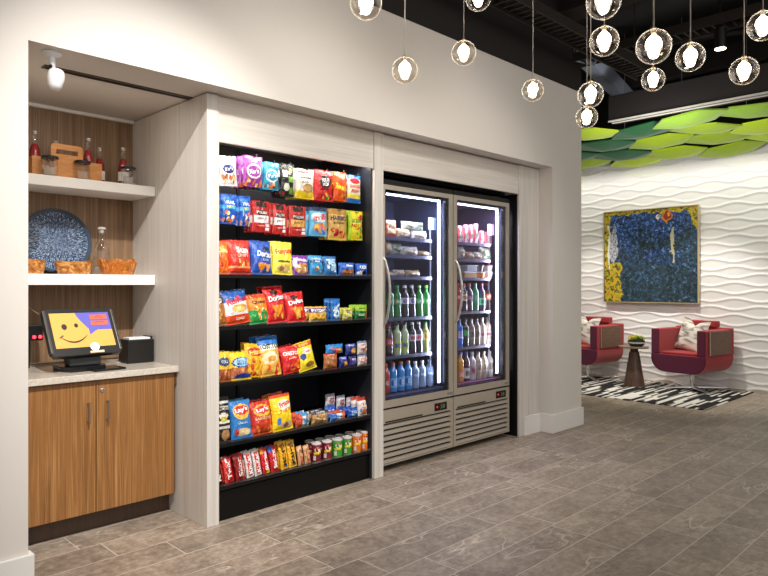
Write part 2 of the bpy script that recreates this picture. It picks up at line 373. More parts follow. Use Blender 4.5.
BOTTLES = [
('bottle', 'greensoda', 3.722, 3.66, 1.15, 0.27, 'green soda bottle with a red leaf label, leftmost in the green bottle row', 'soda bottles on the fourth shelf of the left fridge'),
('bottle', 'greensoda2', 3.808, 3.66, 1.15, 0.27, 'green soda bottle with a yellowish label, second in the green bottle row', 'soda bottles on the fourth shelf of the left fridge'),
('bottle', 'cola', 3.897, 3.66, 1.15, 0.27, 'dark cola bottle, left one of the two in the green bottle row', 'soda bottles on the fourth shelf of the left fridge'),
('bottle', 'cola', 3.981, 3.66, 1.15, 0.27, 'dark cola bottle, right one of the two in the green bottle row', 'soda bottles on the fourth shelf of the left fridge'),
('bottle', 'greensoda3', 4.073, 3.66, 1.15, 0.27, 'green soda bottle with a lime cap, beside the colas in the green bottle row', 'soda bottles on the fourth shelf of the left fridge'),
('bottle', 'greensoda3', 4.162, 3.66, 1.15, 0.27, 'green soda bottle with a lime cap, rightmost in the green bottle row', 'soda bottles on the fourth shelf of the left fridge'),
('bottle', 'redcola', 3.711, 3.66, 0.847, 0.255, 'red capped cherry cola bottle in the left fridge', 'mixed bottles on the fifth shelf of the left fridge'),
('bottle', 'lemonade', 3.808, 3.66, 0.847, 0.275, 'pale lemonade bottle nearer the cherry cola in the left fridge', 'mixed bottles on the fifth shelf of the left fridge'),
('bottle', 'lemonade', 3.897, 3.66, 0.847, 0.275, 'pale lemonade bottle nearer the diet cola in the left fridge', 'mixed bottles on the fifth shelf of the left fridge'),
('bottle', 'dietcola', 3.987, 3.66, 0.847, 0.272, 'diet cola bottle, left of its pair in the left fridge', 'mixed bottles on the fifth shelf of the left fridge'),
('bottle', 'dietcola', 4.067, 3.66, 0.847, 0.269, 'diet cola bottle, right of its pair in the left fridge', 'mixed bottles on the fifth shelf of the left fridge'),
('bottle', 'gingerale', 4.153, 3.66, 0.847, 0.261, 'ginger ale bottle with a green cap and yellow label in the left fridge', 'mixed bottles on the fifth shelf of the left fridge'),
('bottle', 'sportred', 3.677, 3.66, 0.564, 0.23, 'red sports drink bottle, half hidden by the white post in the left fridge', 'drinks on the bottom shelf of the left fridge'),
('bottle', 'sportblue', 3.762, 3.66, 0.564, 0.235, 'blue sports drink bottle with an orange cap, beside the red one in the left fridge', 'drinks on the bottom shelf of the left fridge'),
('bottle', 'sportblue', 3.849, 3.66, 0.564, 0.232, 'blue sports drink bottle with an orange cap, middle of three in the left fridge', 'drinks on the bottom shelf of the left fridge'),
('bottle', 'sportblue', 3.938, 3.66, 0.564, 0.228, 'blue sports drink bottle with an orange cap, beside the water in the left fridge', 'drinks on the bottom shelf of the left fridge'),
('bottle', 'water', 4.024, 3.66, 0.564, 0.221, 'clear water bottle with a white cap, beside the blue drinks in the left fridge', 'drinks on the bottom shelf of the left fridge'),
('bottle', 'water', 4.111, 3.66, 0.564, 0.218, 'clear water bottle with a white cap, middle of three in the left fridge', 'drinks on the bottom shelf of the left fridge'),
('bottle', 'water', 4.206, 3.66, 0.564, 0.211, 'clear water bottle with a white cap, rightmost on the bottom shelf in the left fridge', 'drinks on the bottom shelf of the left fridge'),
('bottle', 'rpunch', 4.585, 3.66, 1.177, 0.256, 'red punch bottle with a red cap in the right fridge', 'juice bottles on the fourth shelf of the right fridge'),
('bottle', 'rorange', 4.671, 3.66, 1.177, 0.256, 'dark bottle with an orange cap and cream label in the right fridge', 'juice bottles on the fourth shelf of the right fridge'),
('bottle', 'rgrape', 4.752, 3.66, 1.177, 0.257, 'purple grape bottle with a pink cap in the right fridge', 'juice bottles on the fourth shelf of the right fridge'),
('bottle', 'rgreen', 4.841, 3.66, 1.177, 0.257, 'bright green juice bottle in the right fridge', 'juice bottles on the fourth shelf of the right fridge'),
('bottle', 'rviolet', 4.94, 3.66, 1.177, 0.257, 'violet topped juice bottle with a mint label in the right fridge', 'juice bottles on the fourth shelf of the right fridge'),
('bottle', 'rredor', 5.034, 3.66, 1.177, 0.257, 'red capped bottle with an orange label in the right fridge', 'juice bottles on the fourth shelf of the right fridge'),
('bottle', 'canblue', 4.607, 3.66, 0.862, 0.255, 'slim blue drink bottle on the fifth shelf of the right fridge', 'coffee and shake bottles on the fifth shelf'),
('bottle', 'blackgreenb', 4.693, 3.66, 0.862, 0.251, 'black drink bottle with a green mark on the fifth shelf of the right fridge', 'coffee and shake bottles on the fifth shelf'),
('bottle', 'coffee', 4.781, 3.66, 0.862, 0.248, 'brown coffee bottle next to the black bottle on the fifth shelf of the right fridge', 'coffee and shake bottles on the fifth shelf'),
('bottle', 'coffee', 4.864, 3.66, 0.862, 0.245, 'brown coffee bottle next to the cream shake on the fifth shelf of the right fridge', 'coffee and shake bottles on the fifth shelf'),
('bottle', 'shake', 4.948, 3.66, 0.862, 0.251, 'cream shake bottle beside the coffee on the fifth shelf of the right fridge', 'coffee and shake bottles on the fifth shelf'),
('bottle', 'shake', 5.034, 3.66, 0.862, 0.234, 'cream shake bottle, rightmost on the fifth shelf of the right fridge', 'coffee and shake bottles on the fifth shelf'),
('bottle', 'juiceorange', 4.621, 3.66, 0.554, 0.263, 'orange juice bottle with a blue cap on the bottom shelf of the right fridge', 'bottles on the bottom shelf of the right fridge'),
('bottle', 'juicered', 4.708, 3.66, 0.554, 0.261, 'dark juice bottle with a blue cap on the bottom shelf of the right fridge', 'bottles on the bottom shelf of the right fridge'),
('bottle', 'milkpink', 4.796, 3.66, 0.554, 0.254, 'milk bottle with a pink label on the bottom shelf of the right fridge', 'bottles on the bottom shelf of the right fridge'),
('bottle', 'coffeelight', 4.887, 3.66, 0.554, 0.248, 'light coffee bottle beside the milk on the bottom shelf of the right fridge', 'bottles on the bottom shelf of the right fridge'),
('bottle', 'coffeelight', 4.974, 3.66, 0.554, 0.241, 'light coffee bottle beside the cream bottle on the bottom shelf of the right fridge', 'bottles on the bottom shelf of the right fridge'),
('bottle', 'creamb', 5.065, 3.66, 0.554, 0.24, 'plain cream bottle at the right end on the bottom shelf of the right fridge', 'bottles on the bottom shelf of the right fridge'),
]
FOODS = [
('packet', 'meal', 3.729, 3.66, 1.795, 0.133, 0.143, 'orange and cream ready meal carton on the top fridge shelf', 'wrapped food on the top shelf of the left fridge'),
('wrap', 'wrapb', 3.885, 3.66, 1.795, 0.15, 0.081, 'low wrapped sandwich beside the orange meal carton', 'wrapped food on the top shelf of the left fridge'),
('wrap', 'wrapg', 4.018, 3.68, 1.869, 0.275, 0.074, 'large clear green salad wrap lying on the sandwiches', 'wrapped food on the top shelf of the left fridge'),
('wrap', 'wrapw', 4.075, 3.66, 1.795, 0.193, 0.076, 'white wrapped roll at the right of the top shelf', 'wrapped food on the top shelf of the left fridge'),
('wrap', 'wrapb', 3.694, 3.66, 1.658, 0.087, 0.111, 'tan wrapped sandwich half hidden by the post on the second shelf of the left fridge', 'wrapped sandwiches on the second shelf of the left fridge'),
('wrap', 'wrapg', 3.803, 3.66, 1.658, 0.124, 0.096, 'dark topped wrapped sandwich on the second shelf of the left fridge', 'wrapped sandwiches on the second shelf of the left fridge'),
('wrap', 'wrapw', 3.964, 3.66, 1.658, 0.188, 0.075, 'long pale wrapped sandwich on the second shelf of the left fridge', 'wrapped sandwiches on the second shelf of the left fridge'),
('wrap', 'wrapb', 4.13, 3.66, 1.658, 0.135, 0.044, 'small low tan wrapped sandwich on the second shelf of the left fridge', 'wrapped sandwiches on the second shelf of the left fridge'),
('wrap', 'wrapb', 3.705, 3.66, 1.483, 0.088, 0.048, 'pinkish wrapped sandwich half behind the door handle of the third shelf of the left fridge', 'wrapped sandwiches on the third shelf of the left fridge'),
('wrap', 'wrapw', 3.832, 3.66, 1.483, 0.136, 0.058, 'pale wrapped sandwich in the middle of the third shelf of the left fridge', 'wrapped sandwiches on the third shelf of the left fridge'),
('wrap', 'wrapb', 4.0, 3.66, 1.483, 0.167, 0.057, 'tan wrapped sandwich at the right of the third shelf of the left fridge', 'wrapped sandwiches on the third shelf of the left fridge'),
('bag', 'redwhite', 4.614, 3.66, 1.797, 0.07, 0.15, 'leftmost red and white striped packet standing on the top shelf of the right fridge', 'red and white packets on the top shelf of the right fridge'),
('bag', 'redwhite', 4.7, 3.66, 1.797, 0.071, 0.165, 'second red and white striped packet standing on the top shelf of the right fridge', 'red and white packets on the top shelf of the right fridge'),
('bag', 'redwhite', 4.774, 3.66, 1.797, 0.058, 0.169, 'third red and white striped packet standing on the top shelf of the right fridge', 'red and white packets on the top shelf of the right fridge'),
('bag', 'redwhite', 4.849, 3.66, 1.797, 0.074, 0.183, 'fourth red and white striped packet standing on the top shelf of the right fridge', 'red and white packets on the top shelf of the right fridge'),
('bag', 'redwhite', 4.941, 3.66, 1.797, 0.075, 0.124, 'fifth, shorter red and white striped packet standing on the top shelf of the right fridge', 'red and white packets on the top shelf of the right fridge'),
('bag', 'redwhite', 5.046, 3.66, 1.797, 0.099, 0.121, 'rightmost, shorter red and white striped packet standing on the top shelf of the right fridge', 'red and white packets on the top shelf of the right fridge'),
('wrap', 'wrapw', 4.628, 3.66, 1.647, 0.097, 0.113, 'white wrap, tallest at the left of the second shelf of the right fridge', 'wrapped food on the second shelf of the right fridge'),
('wrap', 'wrapb', 4.752, 3.66, 1.647, 0.114, 0.073, 'low tan wrap in the middle of the second shelf of the right fridge', 'wrapped food on the second shelf of the right fridge'),
('wrap', 'wrapw', 4.876, 3.66, 1.647, 0.11, 0.077, 'low white wrap in the middle of the second shelf of the right fridge', 'wrapped food on the second shelf of the right fridge'),
('wrap', 'wrapg', 4.995, 3.66, 1.647, 0.181, 0.119, 'green and white wrap at the right of the second shelf of the right fridge', 'wrapped food on the second shelf of the right fridge'),
('tub', 'tubsnack', 4.72, 3.66, 1.48, 0.192, 0.058, 'clear tub with tan snacks at the bottom of its stack in the right fridge', 'tubs on the third shelf of the right fridge'),
('tub', 'tubclear', 4.745, 3.66, 1.54, 0.157, 0.057, 'empty looking clear tub on top of the snack tub in the right fridge', 'tubs on the third shelf of the right fridge'),
('tub', 'tuborange', 4.909, 3.66, 1.48, 0.104, 0.06, 'small orange tub beside the clear tubs in the right fridge', 'tubs on the third shelf of the right fridge'),
('tub', 'tubdark', 4.906, 3.66, 1.542, 0.081, 0.063, 'small dark tub stacked on the orange tub in the right fridge', 'tubs on the third shelf of the right fridge'),
('tub', 'tubwhite', 5.038, 3.66, 1.48, 0.099, 0.064, 'lower white and red yogurt tub in the right fridge', 'tubs on the third shelf of the right fridge'),
('tub', 'tubred', 5.038, 3.66, 1.546, 0.099, 0.062, 'upper white and red yogurt tub in the right fridge', 'tubs on the third shelf of the right fridge'),
]
SHF_L5 = round(1.42+(.845-1.42)*.992, 3)

# ------------------------------------------------------------------ the room
WY, SZ, TZ = 3.297, 2.55, 3.377          # front wall plane, soffit height, top of the white wall
mb = MB().box(-5, 13, -5, 10, -.1, 0); struct(mb.build('floor', floor_stone()))
mb = MB().box(-5, 13, -5, 10, 4.6, 4.7); struct(mb.build('ceiling', CEIL))
mb = MB()
mb.box(-5, .976, WY, 4.5, 0, TZ).box(.976, 5.58, WY, 4.5, SZ, TZ).box(5.58, 6.14, WY, 4.5, 0, TZ).box(.976, 5.58, 4.45, 4.5, 0, SZ)
struct(mb.build('wall_front', WALL))
mb = MB().box(-5, 6.14, WY, 4.5, TZ, 3.64).box(-5, 6.14, WY+.1, 4.5, 3.64, 4.6)
struct(mb.build('trim_1', BEAM), 'dark brown bulkhead running above the white front wall')
def baseboard(name, boxes, h=.178):
    mb = MB()
    for b in boxes: mb.box(*b, 0, h)
    return struct(mb.build(name, TRIM, bevel=.003))
baseboard('baseboard_left', [(-5, .998, WY-.018, WY), (.976, .998, WY, WY+.05)])
baseboard('baseboard_right', [(5.562, 6.158, WY-.018, WY), (5.562, 5.58, WY, 3.437), (6.14, 6.158, WY, 4.5), (5.30, 5.562, 3.419, 3.437)])

# far lounge wall: sculpted white panels whose ridges run as mirrored waves
FX, FT = 9.75, 3.32
def far_wall():
    y0, y1, z0 = .6, 6.4, 0.
    a, w, h, A = 0, .31, .110, .024
    def fn(u, v):
        y = y0 + (y1-y0)*u; z = z0 + (FT-z0)*v
        s = A*sin(pi*y/w)
        # height within the cell between ridge n and n+1
        n = math.floor(z/h)
        best = 1e9
        for k in (n-1, n, n+1, n+2):
            best = min(best, abs(z - (k*h + (s if k % 2 == 0 else -s))))
        t = min(best/(h*.5), 1.)
        hgt = .013*max(0, 1-t/.6)**1.4
        jy = abs((y+.07) / .62 - round((y+.07)/.62))*.62
        if jy < .006: hgt -= .006
        return (FX-hgt, y, z)
    m = NT('white_sculpted_wall_panel'); m.b.inputs['Base Color'].default_value = lin('#eeebe8'); m.b.inputs['Roughness'].default_value = .5
    mb = MB().grid(fn, 620, 400)
    o = mb.build('wall_right', m.m, recalc=False, smooth=False)
    o.data.polygons.foreach_set('use_smooth', [True]*len(o.data.polygons))
    return struct(o)
far_wall()
struct(MB().box(FX, FX+.1, -5, 10, FT, 4.6).build('wall_right_upper', CEIL))
struct(MB().box(FX+.001, FX+.1, -5, .6, 0, FT).box(FX+.001, FX+.1, 6.4, 10, 0, FT).build('trim_2', WALL), 'plain white end stretches of the lounge wall')
struct(MB().box(6.14, FX, 6.4, 6.5, 0, 4.6).build('wall_back', WALL))

# ------------------------------------------------------------------ built-in millwork
def upright(x0, x1, y1, loc, label):
    o = empty('cabinet_post', (loc, 3.436, 0))
    tag(o, label, 'cabinet panel')
    MB().box(x0, x1, 0, .02, 0, SZ-.006).build('edge_strip', WASH, o, bevel=.002)
    MB().box(x0, x1, .0215, y1, 0, SZ-.006).build('side_panel', WASH, o, bevel=.001)
    return o
upright(0, .08, 1.01, 1.974, 'tall deep whitewashed panel standing between the wooden nook and the snack rack')
upright(0, .093, .7, 3.338, 'slim whitewashed post between the snack rack and the fridges')
o = upright(0, .068, .7, 5.228, 'whitewashed post and filler at the right of the fridges')
MB().box(.07, .349, .002, .02, .0, SZ-.006).build('filler_panel', WASH, o, bevel=.001)
for x0, x1, lab in ((2.055, 3.337, 'whitewashed header panel above the snack rack'), (3.432, 5.227, 'whitewashed header panel above the glass door fridges')):
    tag(MB().box(x0, x1, 3.447, 3.467, 2.272, 2.540).build('header_panel', WASHH, bevel=.002), lab, 'cabinet panel')

# nook back wall and its white strip
tag(MB().box(.978, 1.973, 4.43, 4.449, .93, 2.53).build('wood_back_panel', WALNUTD), 'brown wood grain back panel lining the shelf nook', 'wall panel')
struct(MB().box(.978, 1.973, 4.405, 4.43, 2.528, 2.549).build('trim_3', TRIM), 'thin white strip along the top of the nook back')
# dark metal slot in the soffit
o = empty('ceiling_track', (1.143, 3.60, SZ)); tag(o, 'dark recessed metal track in the soffit above the nook counter', 'light track')
MB().box(0, .829, 0, .012, -.008, 0).box(0, .829, .04, .052, -.008, 0).box(0, .012, .012, .04, -.008, 0).build('track_frame', mat('#6d655c', .4, .8), o)
MB().box(.012, .829, .012, .04, -.003, 0).build('track_slot', BLACK, o)

# floating shelves
SHELFW = mat('#efece7', .4, name='white_laminate')
for z0, z1, lab in ((2.0, 2.062, 'upper thick white floating shelf in the wooden nook'), (1.42, 1.485, 'lower thick white floating shelf in the wooden nook')):
    tag(MB().box(.978, 1.972, 4.09, 4.428, z0, z1).build('floating_shelf', SHELFW, bevel=.003), lab, 'shelf')

# counter
t = NT('pale_stone_counter'); tc = t.n('ShaderNodeTexCoord'); ns = t.n('ShaderNodeTexNoise', i_Scale=60., i_Detail=5.)
t.l(tc.outputs['Object'], ns.inputs['Vector']); t.l(t.ramp(ns.outputs[0], [(.35, '#c2b9ac'), (.6, '#d2cabd')]), t.b.inputs['Base Color']); t.b.inputs['Roughness'].default_value = .16
tag(MB().box(.978, 1.972, 3.769, 4.428, .882, .919).build('countertop', t.m, bevel=.003), 'pale polished stone countertop in the nook', 'counter')

def cabinet():
    c = empty('base_cabinet', (.98, 3.80, 0)); tag(c, 'warm walnut two-door base cabinet under the stone counter', 'cabinet')
    W = .992
    MB().box(0, W, .022, .62, .125, .875).build('body', mat('#2e2018', .6), c)
    MB().box(0, W, .10, .118, 0, .124).build('plinth', PLINTH, c)
    MB().box(W-.012, W, .0, .02, .80, .875).build('corner_block', mat('#5b3a1f', .5), c)
    for i, (a, b) in enumerate(((.003, .497), (.501, W-.014))):
        wd = wood('walnut_door_veneer', ('#5e3a1a', '#916335', '#b98a54'), (34, 34, .8), .38, 2.4, .45, .5, 1.7+i*5)
        d = MB().box(a, b, 0, .020, .127, .874).build('door', wd, c, bevel=.0015)
        hx = .453 if i == 0 else .561
        h = MB().tube([(hx, -.028, .640), (hx, -.028, .760)], .0055, 10).tube([(hx, .002, .648), (hx, -.028, .648)], .004).tube([(hx, .002, .752), (hx, -.028, .752)], .004).build('handle', STEEL, d, smooth=True)
        if i == 1:
            MB().lathe([(.012, 0), (.012, .004), (.009, .006), (.003, .006), (.003, .003)], n=20).build('lock', CHROME, d, loc=(.533, -.001, .818), rot=(R(90), 0, 0), smooth=True)
cabinet()

# ------------------------------------------------------------------ things in the nook
def bottle_profile(r, h, neck=.32, nr=.3, bulge=0):
    """outline of a bottle: r body radius, neck height fraction, nr neck radius fraction"""
    p = [(r*.75, 0), (r*.97, h*.015), (r, h*.05)]
    p += [(r, h*.25), (r*(1-bulge), h*.38), (r, h*(.92-neck))]
    for k in range(1, 7):
        a = k/6; p.append((r*(nr + (1-nr)*(0.5+0.5*cos(pi*a))), h*(.92-neck) + h*neck*.75*a))
    p += [(r*nr, h*.955)]
    return p
GB = glass_thin('red_glass_wall', '#f6d6d2')
def syrup(x, y, z, h, lab, r=.033):
    o = empty('soda_bottle', (x, y, z)); tag(o, lab, 'bottle', 'red syrup bottles on the top nook shelf')
    p = bottle_profile(r, h, .42, .36)
    MB().lathe(p, n=24).build('glass_body', GLASS, o, smooth=True)
    q = [(a*.9, b) for a, b in p if b < h*.72]
    MB().lathe([(q[0][0], .004)] + q[1:], n=24).build('red_syrup', mat('#96161f', .15, coat=.5), o, smooth=True)
    MB().lathe([(r*.42, 0), (r*.44, h*.03), (r*.5, h*.04), (r*.5, h*.06), (r*.4, h*.075), (r*.2, h*.078)], n=18).build('cap', mat('#cfc6ba', .2, .6), o, loc=(0, 0, h*.925), smooth=True)
    MB().lathe([(r*1.01, h*.15), (r*1.01, h*.38)], n=24, cap=False).build('paper_label', mat('#e8e4de', .6), o, smooth=True)
    return o
syrup(1.30, 4.27, 2.076, .27, 'red syrup bottle standing leftmost, at the left end of the wooden caddy')
syrup(1.428, 4.30, 2.076, .235, 'red syrup bottle half hidden behind the caddy handle')
syrup(1.606, 4.25, 2.076, .272, 'tall red syrup bottle at the right end of the wooden caddy')
syrup(1.70, 4.31, 2.062, .248, 'red syrup bottle just to the right of the caddy, with a white label')
syrup(1.838, 4.27, 2.062, .262, 'red syrup bottle standing rightmost, behind the right jar')

def caddy():
    o = empty('bottle_caddy', (1.255, 4.17, 2.0625)); tag(o, 'honey coloured wooden bottle caddy with a handle slot, on the top nook shelf', 'caddy')
    w1 = wood('honey_oak', ('#a8662c', '#c48443', '#d79a58'), (26, 26, 4), .45, 3.2, .3, .6)
    w1b = wood('honey_oak_grain_flat', ('#a8662c', '#c48443', '#d79a58'), (5, 26, 26), .45, 3.2, .3, .6)
    MB().box(0, .405, 0, .012, 0, .118).build('front_board', w1b, o, bevel=.002)
    MB().box(0, .405, .19, .202, 0, .118).build('back_board', w1b, o, bevel=.002)
    for x in (0, .393): MB().box(x, x+.012, .0125, .1895, 0, .118).build('end_board', w1, o, bevel=.002)
    MB().box(.0125, .3925, .0125, .1895, 0, .012).build('base_board', w1b, o)
    # handle plate with a real slot
    x0, x1, zt = .10, .285, .205; sx0, sx1, sz0, sz1 = .130, .255, .145, .172
    mb = MB(); y0, y1 = -.012, -.0005
    out = [(x0, 0), (x1, 0), (x1, zt-.015), (x1-.015, zt), (x0+.015, zt), (x0, zt-.015)]
    mb.box(x0, x1, y0, y1, 0, sz0).box(x0, sx0, y0, y1, sz0, sz1).box(sx1, x1, y0, y1, sz0, sz1)
    mb.prism([(x0, sz1), (x1, sz1), (x1, zt-.015), (x1-.015, zt), (x0+.015, zt), (x0, zt-.015)], y0, y1, 'y')
    mb.build('handle_plate', w1b, o)
caddy()
def jar(x, y, lab):
    o = empty('glass_jar', (x, y, 2.0625)); tag(o, lab, 'jar', 'lidded glass jars on the top nook shelf')
    r, h = .044, .098
    MB().lathe([(r*.9, 0), (r, .006), (r, h*.9), (r*.93, h)], n=28).build('glass_body', GLASS, o, smooth=True)
    MB().lathe([(r*.72, .006), (r*.72, h*.5)], n=20).build('pale_filling', mat('#d8d2c6', .5, alpha=.35), o, smooth=True)
    MB().lathe([(r*1.06, 0), (r*1.08, .004), (r*1.08, .012), (r*.98, .016), (r*.5, .018)], n=28).build('lid', mat('#14161c', .25), o, loc=(0, 0, h+.0005), smooth=True)
jar(1.335, 4.105+.05-.04, 'lidded glass jar in front of the left part of the caddy')
jar(1.527, 4.135, 'lidded glass jar in front of the right part of the caddy')
jar(1.815, 4.14, 'lidded glass jar at the right end of the shelf, in front of a red bottle')

# blue platter leaning on the back wall
def platter():
    t = NT('blue_reactive_glaze'); tc = t.n('ShaderNodeTexCoord')
    sp = t.n('ShaderNodeSeparateXYZ'); t.l(tc.outputs['Object'], sp.inputs[0])
    r = t.math('SQRT', t.math('ADD', t.math('POWER', sp.outputs[0], 2.), t.math('POWER', sp.outputs[2], 2.)))
    an = t.math('ARCTAN2', sp.outputs[2], sp.outputs[0])
    cb = t.n('ShaderNodeCombineXYZ'); t.l(t.math('MULTIPLY', t.math('COSINE', an), 26.), cb.inputs[0]); t.l(t.math('MULTIPLY', t.math('SINE', an), 26.), cb.inputs[1]); t.l(t.math('MULTIPLY', r, 40.), cb.inputs[2])
    n = t.n('ShaderNodeTexNoise', i_Scale=1.6, i_Detail=4., i_Roughness=.75); t.l(cb.outputs[0], n.inputs['Vector'])
    c1 = t.ramp(n.outputs[0], [(.43, '#0e1624'), (.50, '#2a4268'), (.56, '#6c86a6'), (.64, '#ccd4d8')])
    rim = t.math('GREATER_THAN', r, .186)
    t.l(t.mix(rim, c1, '#3a4a5c'), t.b.inputs['Base Color']); t.b.inputs['Roughness'].default_value = .22
    prof = [(0, -.002), (.10, -.002), (.17, 0), (.19, -.02), (.203, -.030), (.207, -.026), (.205, -.020), (.192, -.006), (.175, .012), (0, .012)]
    mb = MB().lathe([(max(a, .0005), b) for a, b in prof], n=64)
    v = [(p[0], p[2], p[1]) for p in mb.v]; mb.v = v
    o = mb.build('serving_platter', t.m, loc=(1.4465, 4.345, 1.487+.205), rot=(R(-12), 0, 0), smooth=True)
    tag(o, 'large round blue glazed platter leaning against the nook back panel', 'platter')
platter()
BOWLW = wood('olive_wood', ('#6e3410', '#b07030', '#d8a866'), (5, 5, 9), .35, 5.5, .2, .3)
def live_bowl(x, y, w, h, lab, seed, root=False):
    rnd = random.Random(seed)
    ph = [rnd.uniform(0, 6.28) for _ in range(6)]
    def ring(fr, k, inner):
        out = []
        n = 48
        for j in range(n):
            a = 2*pi*j/n
            irr = 1 + .04*sin(2*a+ph[0]) + .03*sin(3*a+ph[1]) + (.10*sin(7*a+ph[2])*sin(3*a+ph[3]) if root else .0)*(.4+fr)
            rx, ry = w/2*irr, w/2*.62*irr
            s = (.84 + .16*sin(fr*pi/2)) - (.10 if inner else 0)
            top = h*(1 + (.16*sin(5*a+ph[4]) if root else .05*sin(2*a+ph[4])))
            out.append((rx*s*cos(a), ry*s*sin(a), (top*fr if not inner else max(h*.12, top*fr))))
        return out
    mb = MB(); rings = [ring(f, 0, False) for f in (0, .15, .4, .7, .93, 1.)] + [ring(f, 0, True) for f in (1., .7, .4, .12)]
    n = 48; v = [p for r_ in rings for p in r_]; f = []
    for i in range(len(rings)-1):
        for j in range(n): k = (j+1) % n; f.append((i*n+j, i*n+k, (i+1)*n+k, (i+1)*n+j))
    f.append(tuple(range(n-1, -1, -1))); f.append(tuple(range((len(rings)-1)*n, len(rings)*n)))
    mb.add(v, f)
    m = BOWLW if not root else wood('teak_root', ('#4a1f08', '#a85c1c', '#e0a050'), (20, 20, 20), .3, 5., .3, .5)
    o = mb.build('wooden_bowl', m, loc=(x, y, 1.486), smooth=True)
    tag(o, lab, 'bowl')
live_bowl(1.495, 4.175, .215, .078, 'rounded olive wood bowl in front of the blue platter', 1)
live_bowl(1.24, 4.19, .2, .082, 'wooden bowl mostly cut off at the left, beside the blue platter', 2)
live_bowl(1.77, 4.19, .235, .088, 'jagged carved root wood bowl in front of the glass bottle', 5, True)
o = empty('glass_decanter', (1.71, 4.30, 1.486)); tag(o, 'clear glass bottle with a stopper behind the jagged root bowl', 'bottle')
MB().lathe([(.045, 0), (.053, .006), (.053, .15), (.045, .19), (.02, .22), (.018, .27), (.023, .275), (.023, .282)], n=28).build('glass_body', GLASS, o, smooth=True)
MB().lathe([(.048, .006), (.048, .05)], n=24).build('thick_glass_base', mat('#cfd0c6', .1, alpha=.3), o, smooth=True)
MB().lathe([(.014, 0), (.014, .02), (.025, .024), (.025, .038), (.012, .042)], n=20).build('stopper', mat('#d6d2c6', .1, alpha=.6), o, loc=(0, 0, .270), smooth=True)

# self-checkout kiosk
def kiosk():
    o = empty('checkout_kiosk', (1.475, 4.0, .9195)); tag(o, 'black self-checkout touch screen with a smiling face, on the stone counter', 'kiosk')
    lean = R(-30)
    W, H = .40, .305
    hd = empty('screen_head', (.003, -.10, .096), (lean, 0, R(3))); hd.parent = o
    # after the lean: local x right, z up along the screen, y is its depth
    poly = [(-W/2+.012, -.0), (W/2-.012, 0), (W/2, .014), (W/2, H-.014), (W/2-.012, H), (-W/2+.012, H), (-W/2, H-.014), (-W/2, .014)]
    mb = MB().prism(poly, 0, .035, 'y'); mb.prism([(a*.9, H/2+(b-H/2)*.86) for a, b in poly], .0355, .055, 'y')
    mb.build('housing', mat('#1b1a1a', .3), hd, bevel=.004)
    for a, b in ((-W/2-.006, -W/2+.010), (W/2-.010, W/2+.006)): MB().box(a, b, -.004, .036, .02, H-.01).build('side_rail', mat('#4a4845', .35, .5), hd, bevel=.003)
    dw, dh = .345, .225; dx0, dz0 = -dw/2, .05
    def fn(u, v, y=-.0015): return (dx0+dw*u, y, dz0+dh*v)
    yel = mat('#e0a04c', .35, emit=.30); pur = mat('#5c58b0', .35, emit=.28); org = mat('#c8603a', .35, emit=.3); ink = mat('#241f1c', .4)
    def bub(u, v):
        # speech bubble at the top right with a curved left side and a tail
        if v > .44:
            lx = .42 + .22*max(0, (1-v)/.56)**1.3
            if u > lx and (v > .48): return 1
        if .34 < v <= .50 and .60 < u < .60+.12*(v-.34)/.12: return 1
        return 0
    mb = MB().grid(lambda u, v: fn(u, v), 80, 56, bub); mb.build('display', [yel, pur], hd, recalc=False)
    for z in (.80, .62):
        m2 = MB().grid(lambda u, v: fn(.66+.30*u, z+.13*v, -.0025), 1, 1); pn = m2.build('message_button', org, hd, recalc=False)
        m3 = MB()
        for k, (a, b) in enumerate(((.78, .84), (.74, .88)) if z > .7 else ((.73, .89),)): m3.grid(lambda u, v: fn(a+(b-a)*u, z+.085-.045*k+.014*v, -.0032), 1, 1)
        m3.build('message_line', mat('#7a2f1c', .5), pn, recalc=False)
    m4 = MB()
    def ell(cu, cv, ru, rv, y=-.003):
        n = 24; m4.add([fn(cu+ru*cos(2*pi*k/n), cv+rv*sin(2*pi*k/n), y) for k in range(n)], [tuple(range(n))])
    ell(.20, .60, .045, .085); ell(.40, .63, .033, .065)
    path = []
    for k in range(25):
        a = k/24; path.append((.12+.43*a, .33 - .20*sin(pi*(a*.92+.04))**.8 + .05*a))
    n = len(path); vs = []
    for k, (u, v) in enumerate(path):
        wd_ = .010 + .014*sin(pi*k/(n-1))
        vs += [fn(u, v-wd_, -.003), fn(u, v+wd_, -.003)]
    m4.add(vs, [(2*k, 2*k+2, 2*k+3, 2*k+1) for k in range(n-1)])
    m4.add([fn(*p, -.003) for p in ((.085, .30), (.15, .37), (.165, .345), (.10, .275))], [(0, 1, 2, 3)])
    m4.build('smiling_face', ink, hd, recalc=False)
    MB().lathe([(.004, 0), (.004, .002)], n=12).build('camera_dot', mat('#3a3f48', .1), hd, loc=(0, -.002, H-.014), rot=(R(90), 0, 0))
    # glowing round card reader badge
    MB().lathe([(.026, 0), (.025, .003), (.018, .006), (.006, .007)], n=24).build('badge', mat('#f2ecff', .3, emit=.8), hd, loc=(.045, -.002, .048), rot=(R(90), 0, 0), smooth=True)
    MB().box(.01, .09, -.012, 0, .006, .020).build('card_slot', mat('#ded6b0', .3), hd, bevel=.002)
    # stand
    MB().prism([(-.10, -.10), (.10, -.10), (.13, -.02), (.13, .10), (-.13, .10), (-.13, -.02)], 0, .03).build('base', BLACKG, o, bevel=.004)
    MB().prism([(-.06, .0305), (.03, .0305), (.06, .115), (.02, .14), (-.05, .085)], -.09, .09, 'x').build('hinge_block', mat('#26282a', .25), o, bevel=.006)
    MB().box(-.04, .15, -.145, -.0, .0, .012).build('foot_plate', BLACKG, o, loc=(.04, -.02, 0), rot=(0, 0, R(4)), bevel=.003)
    return o
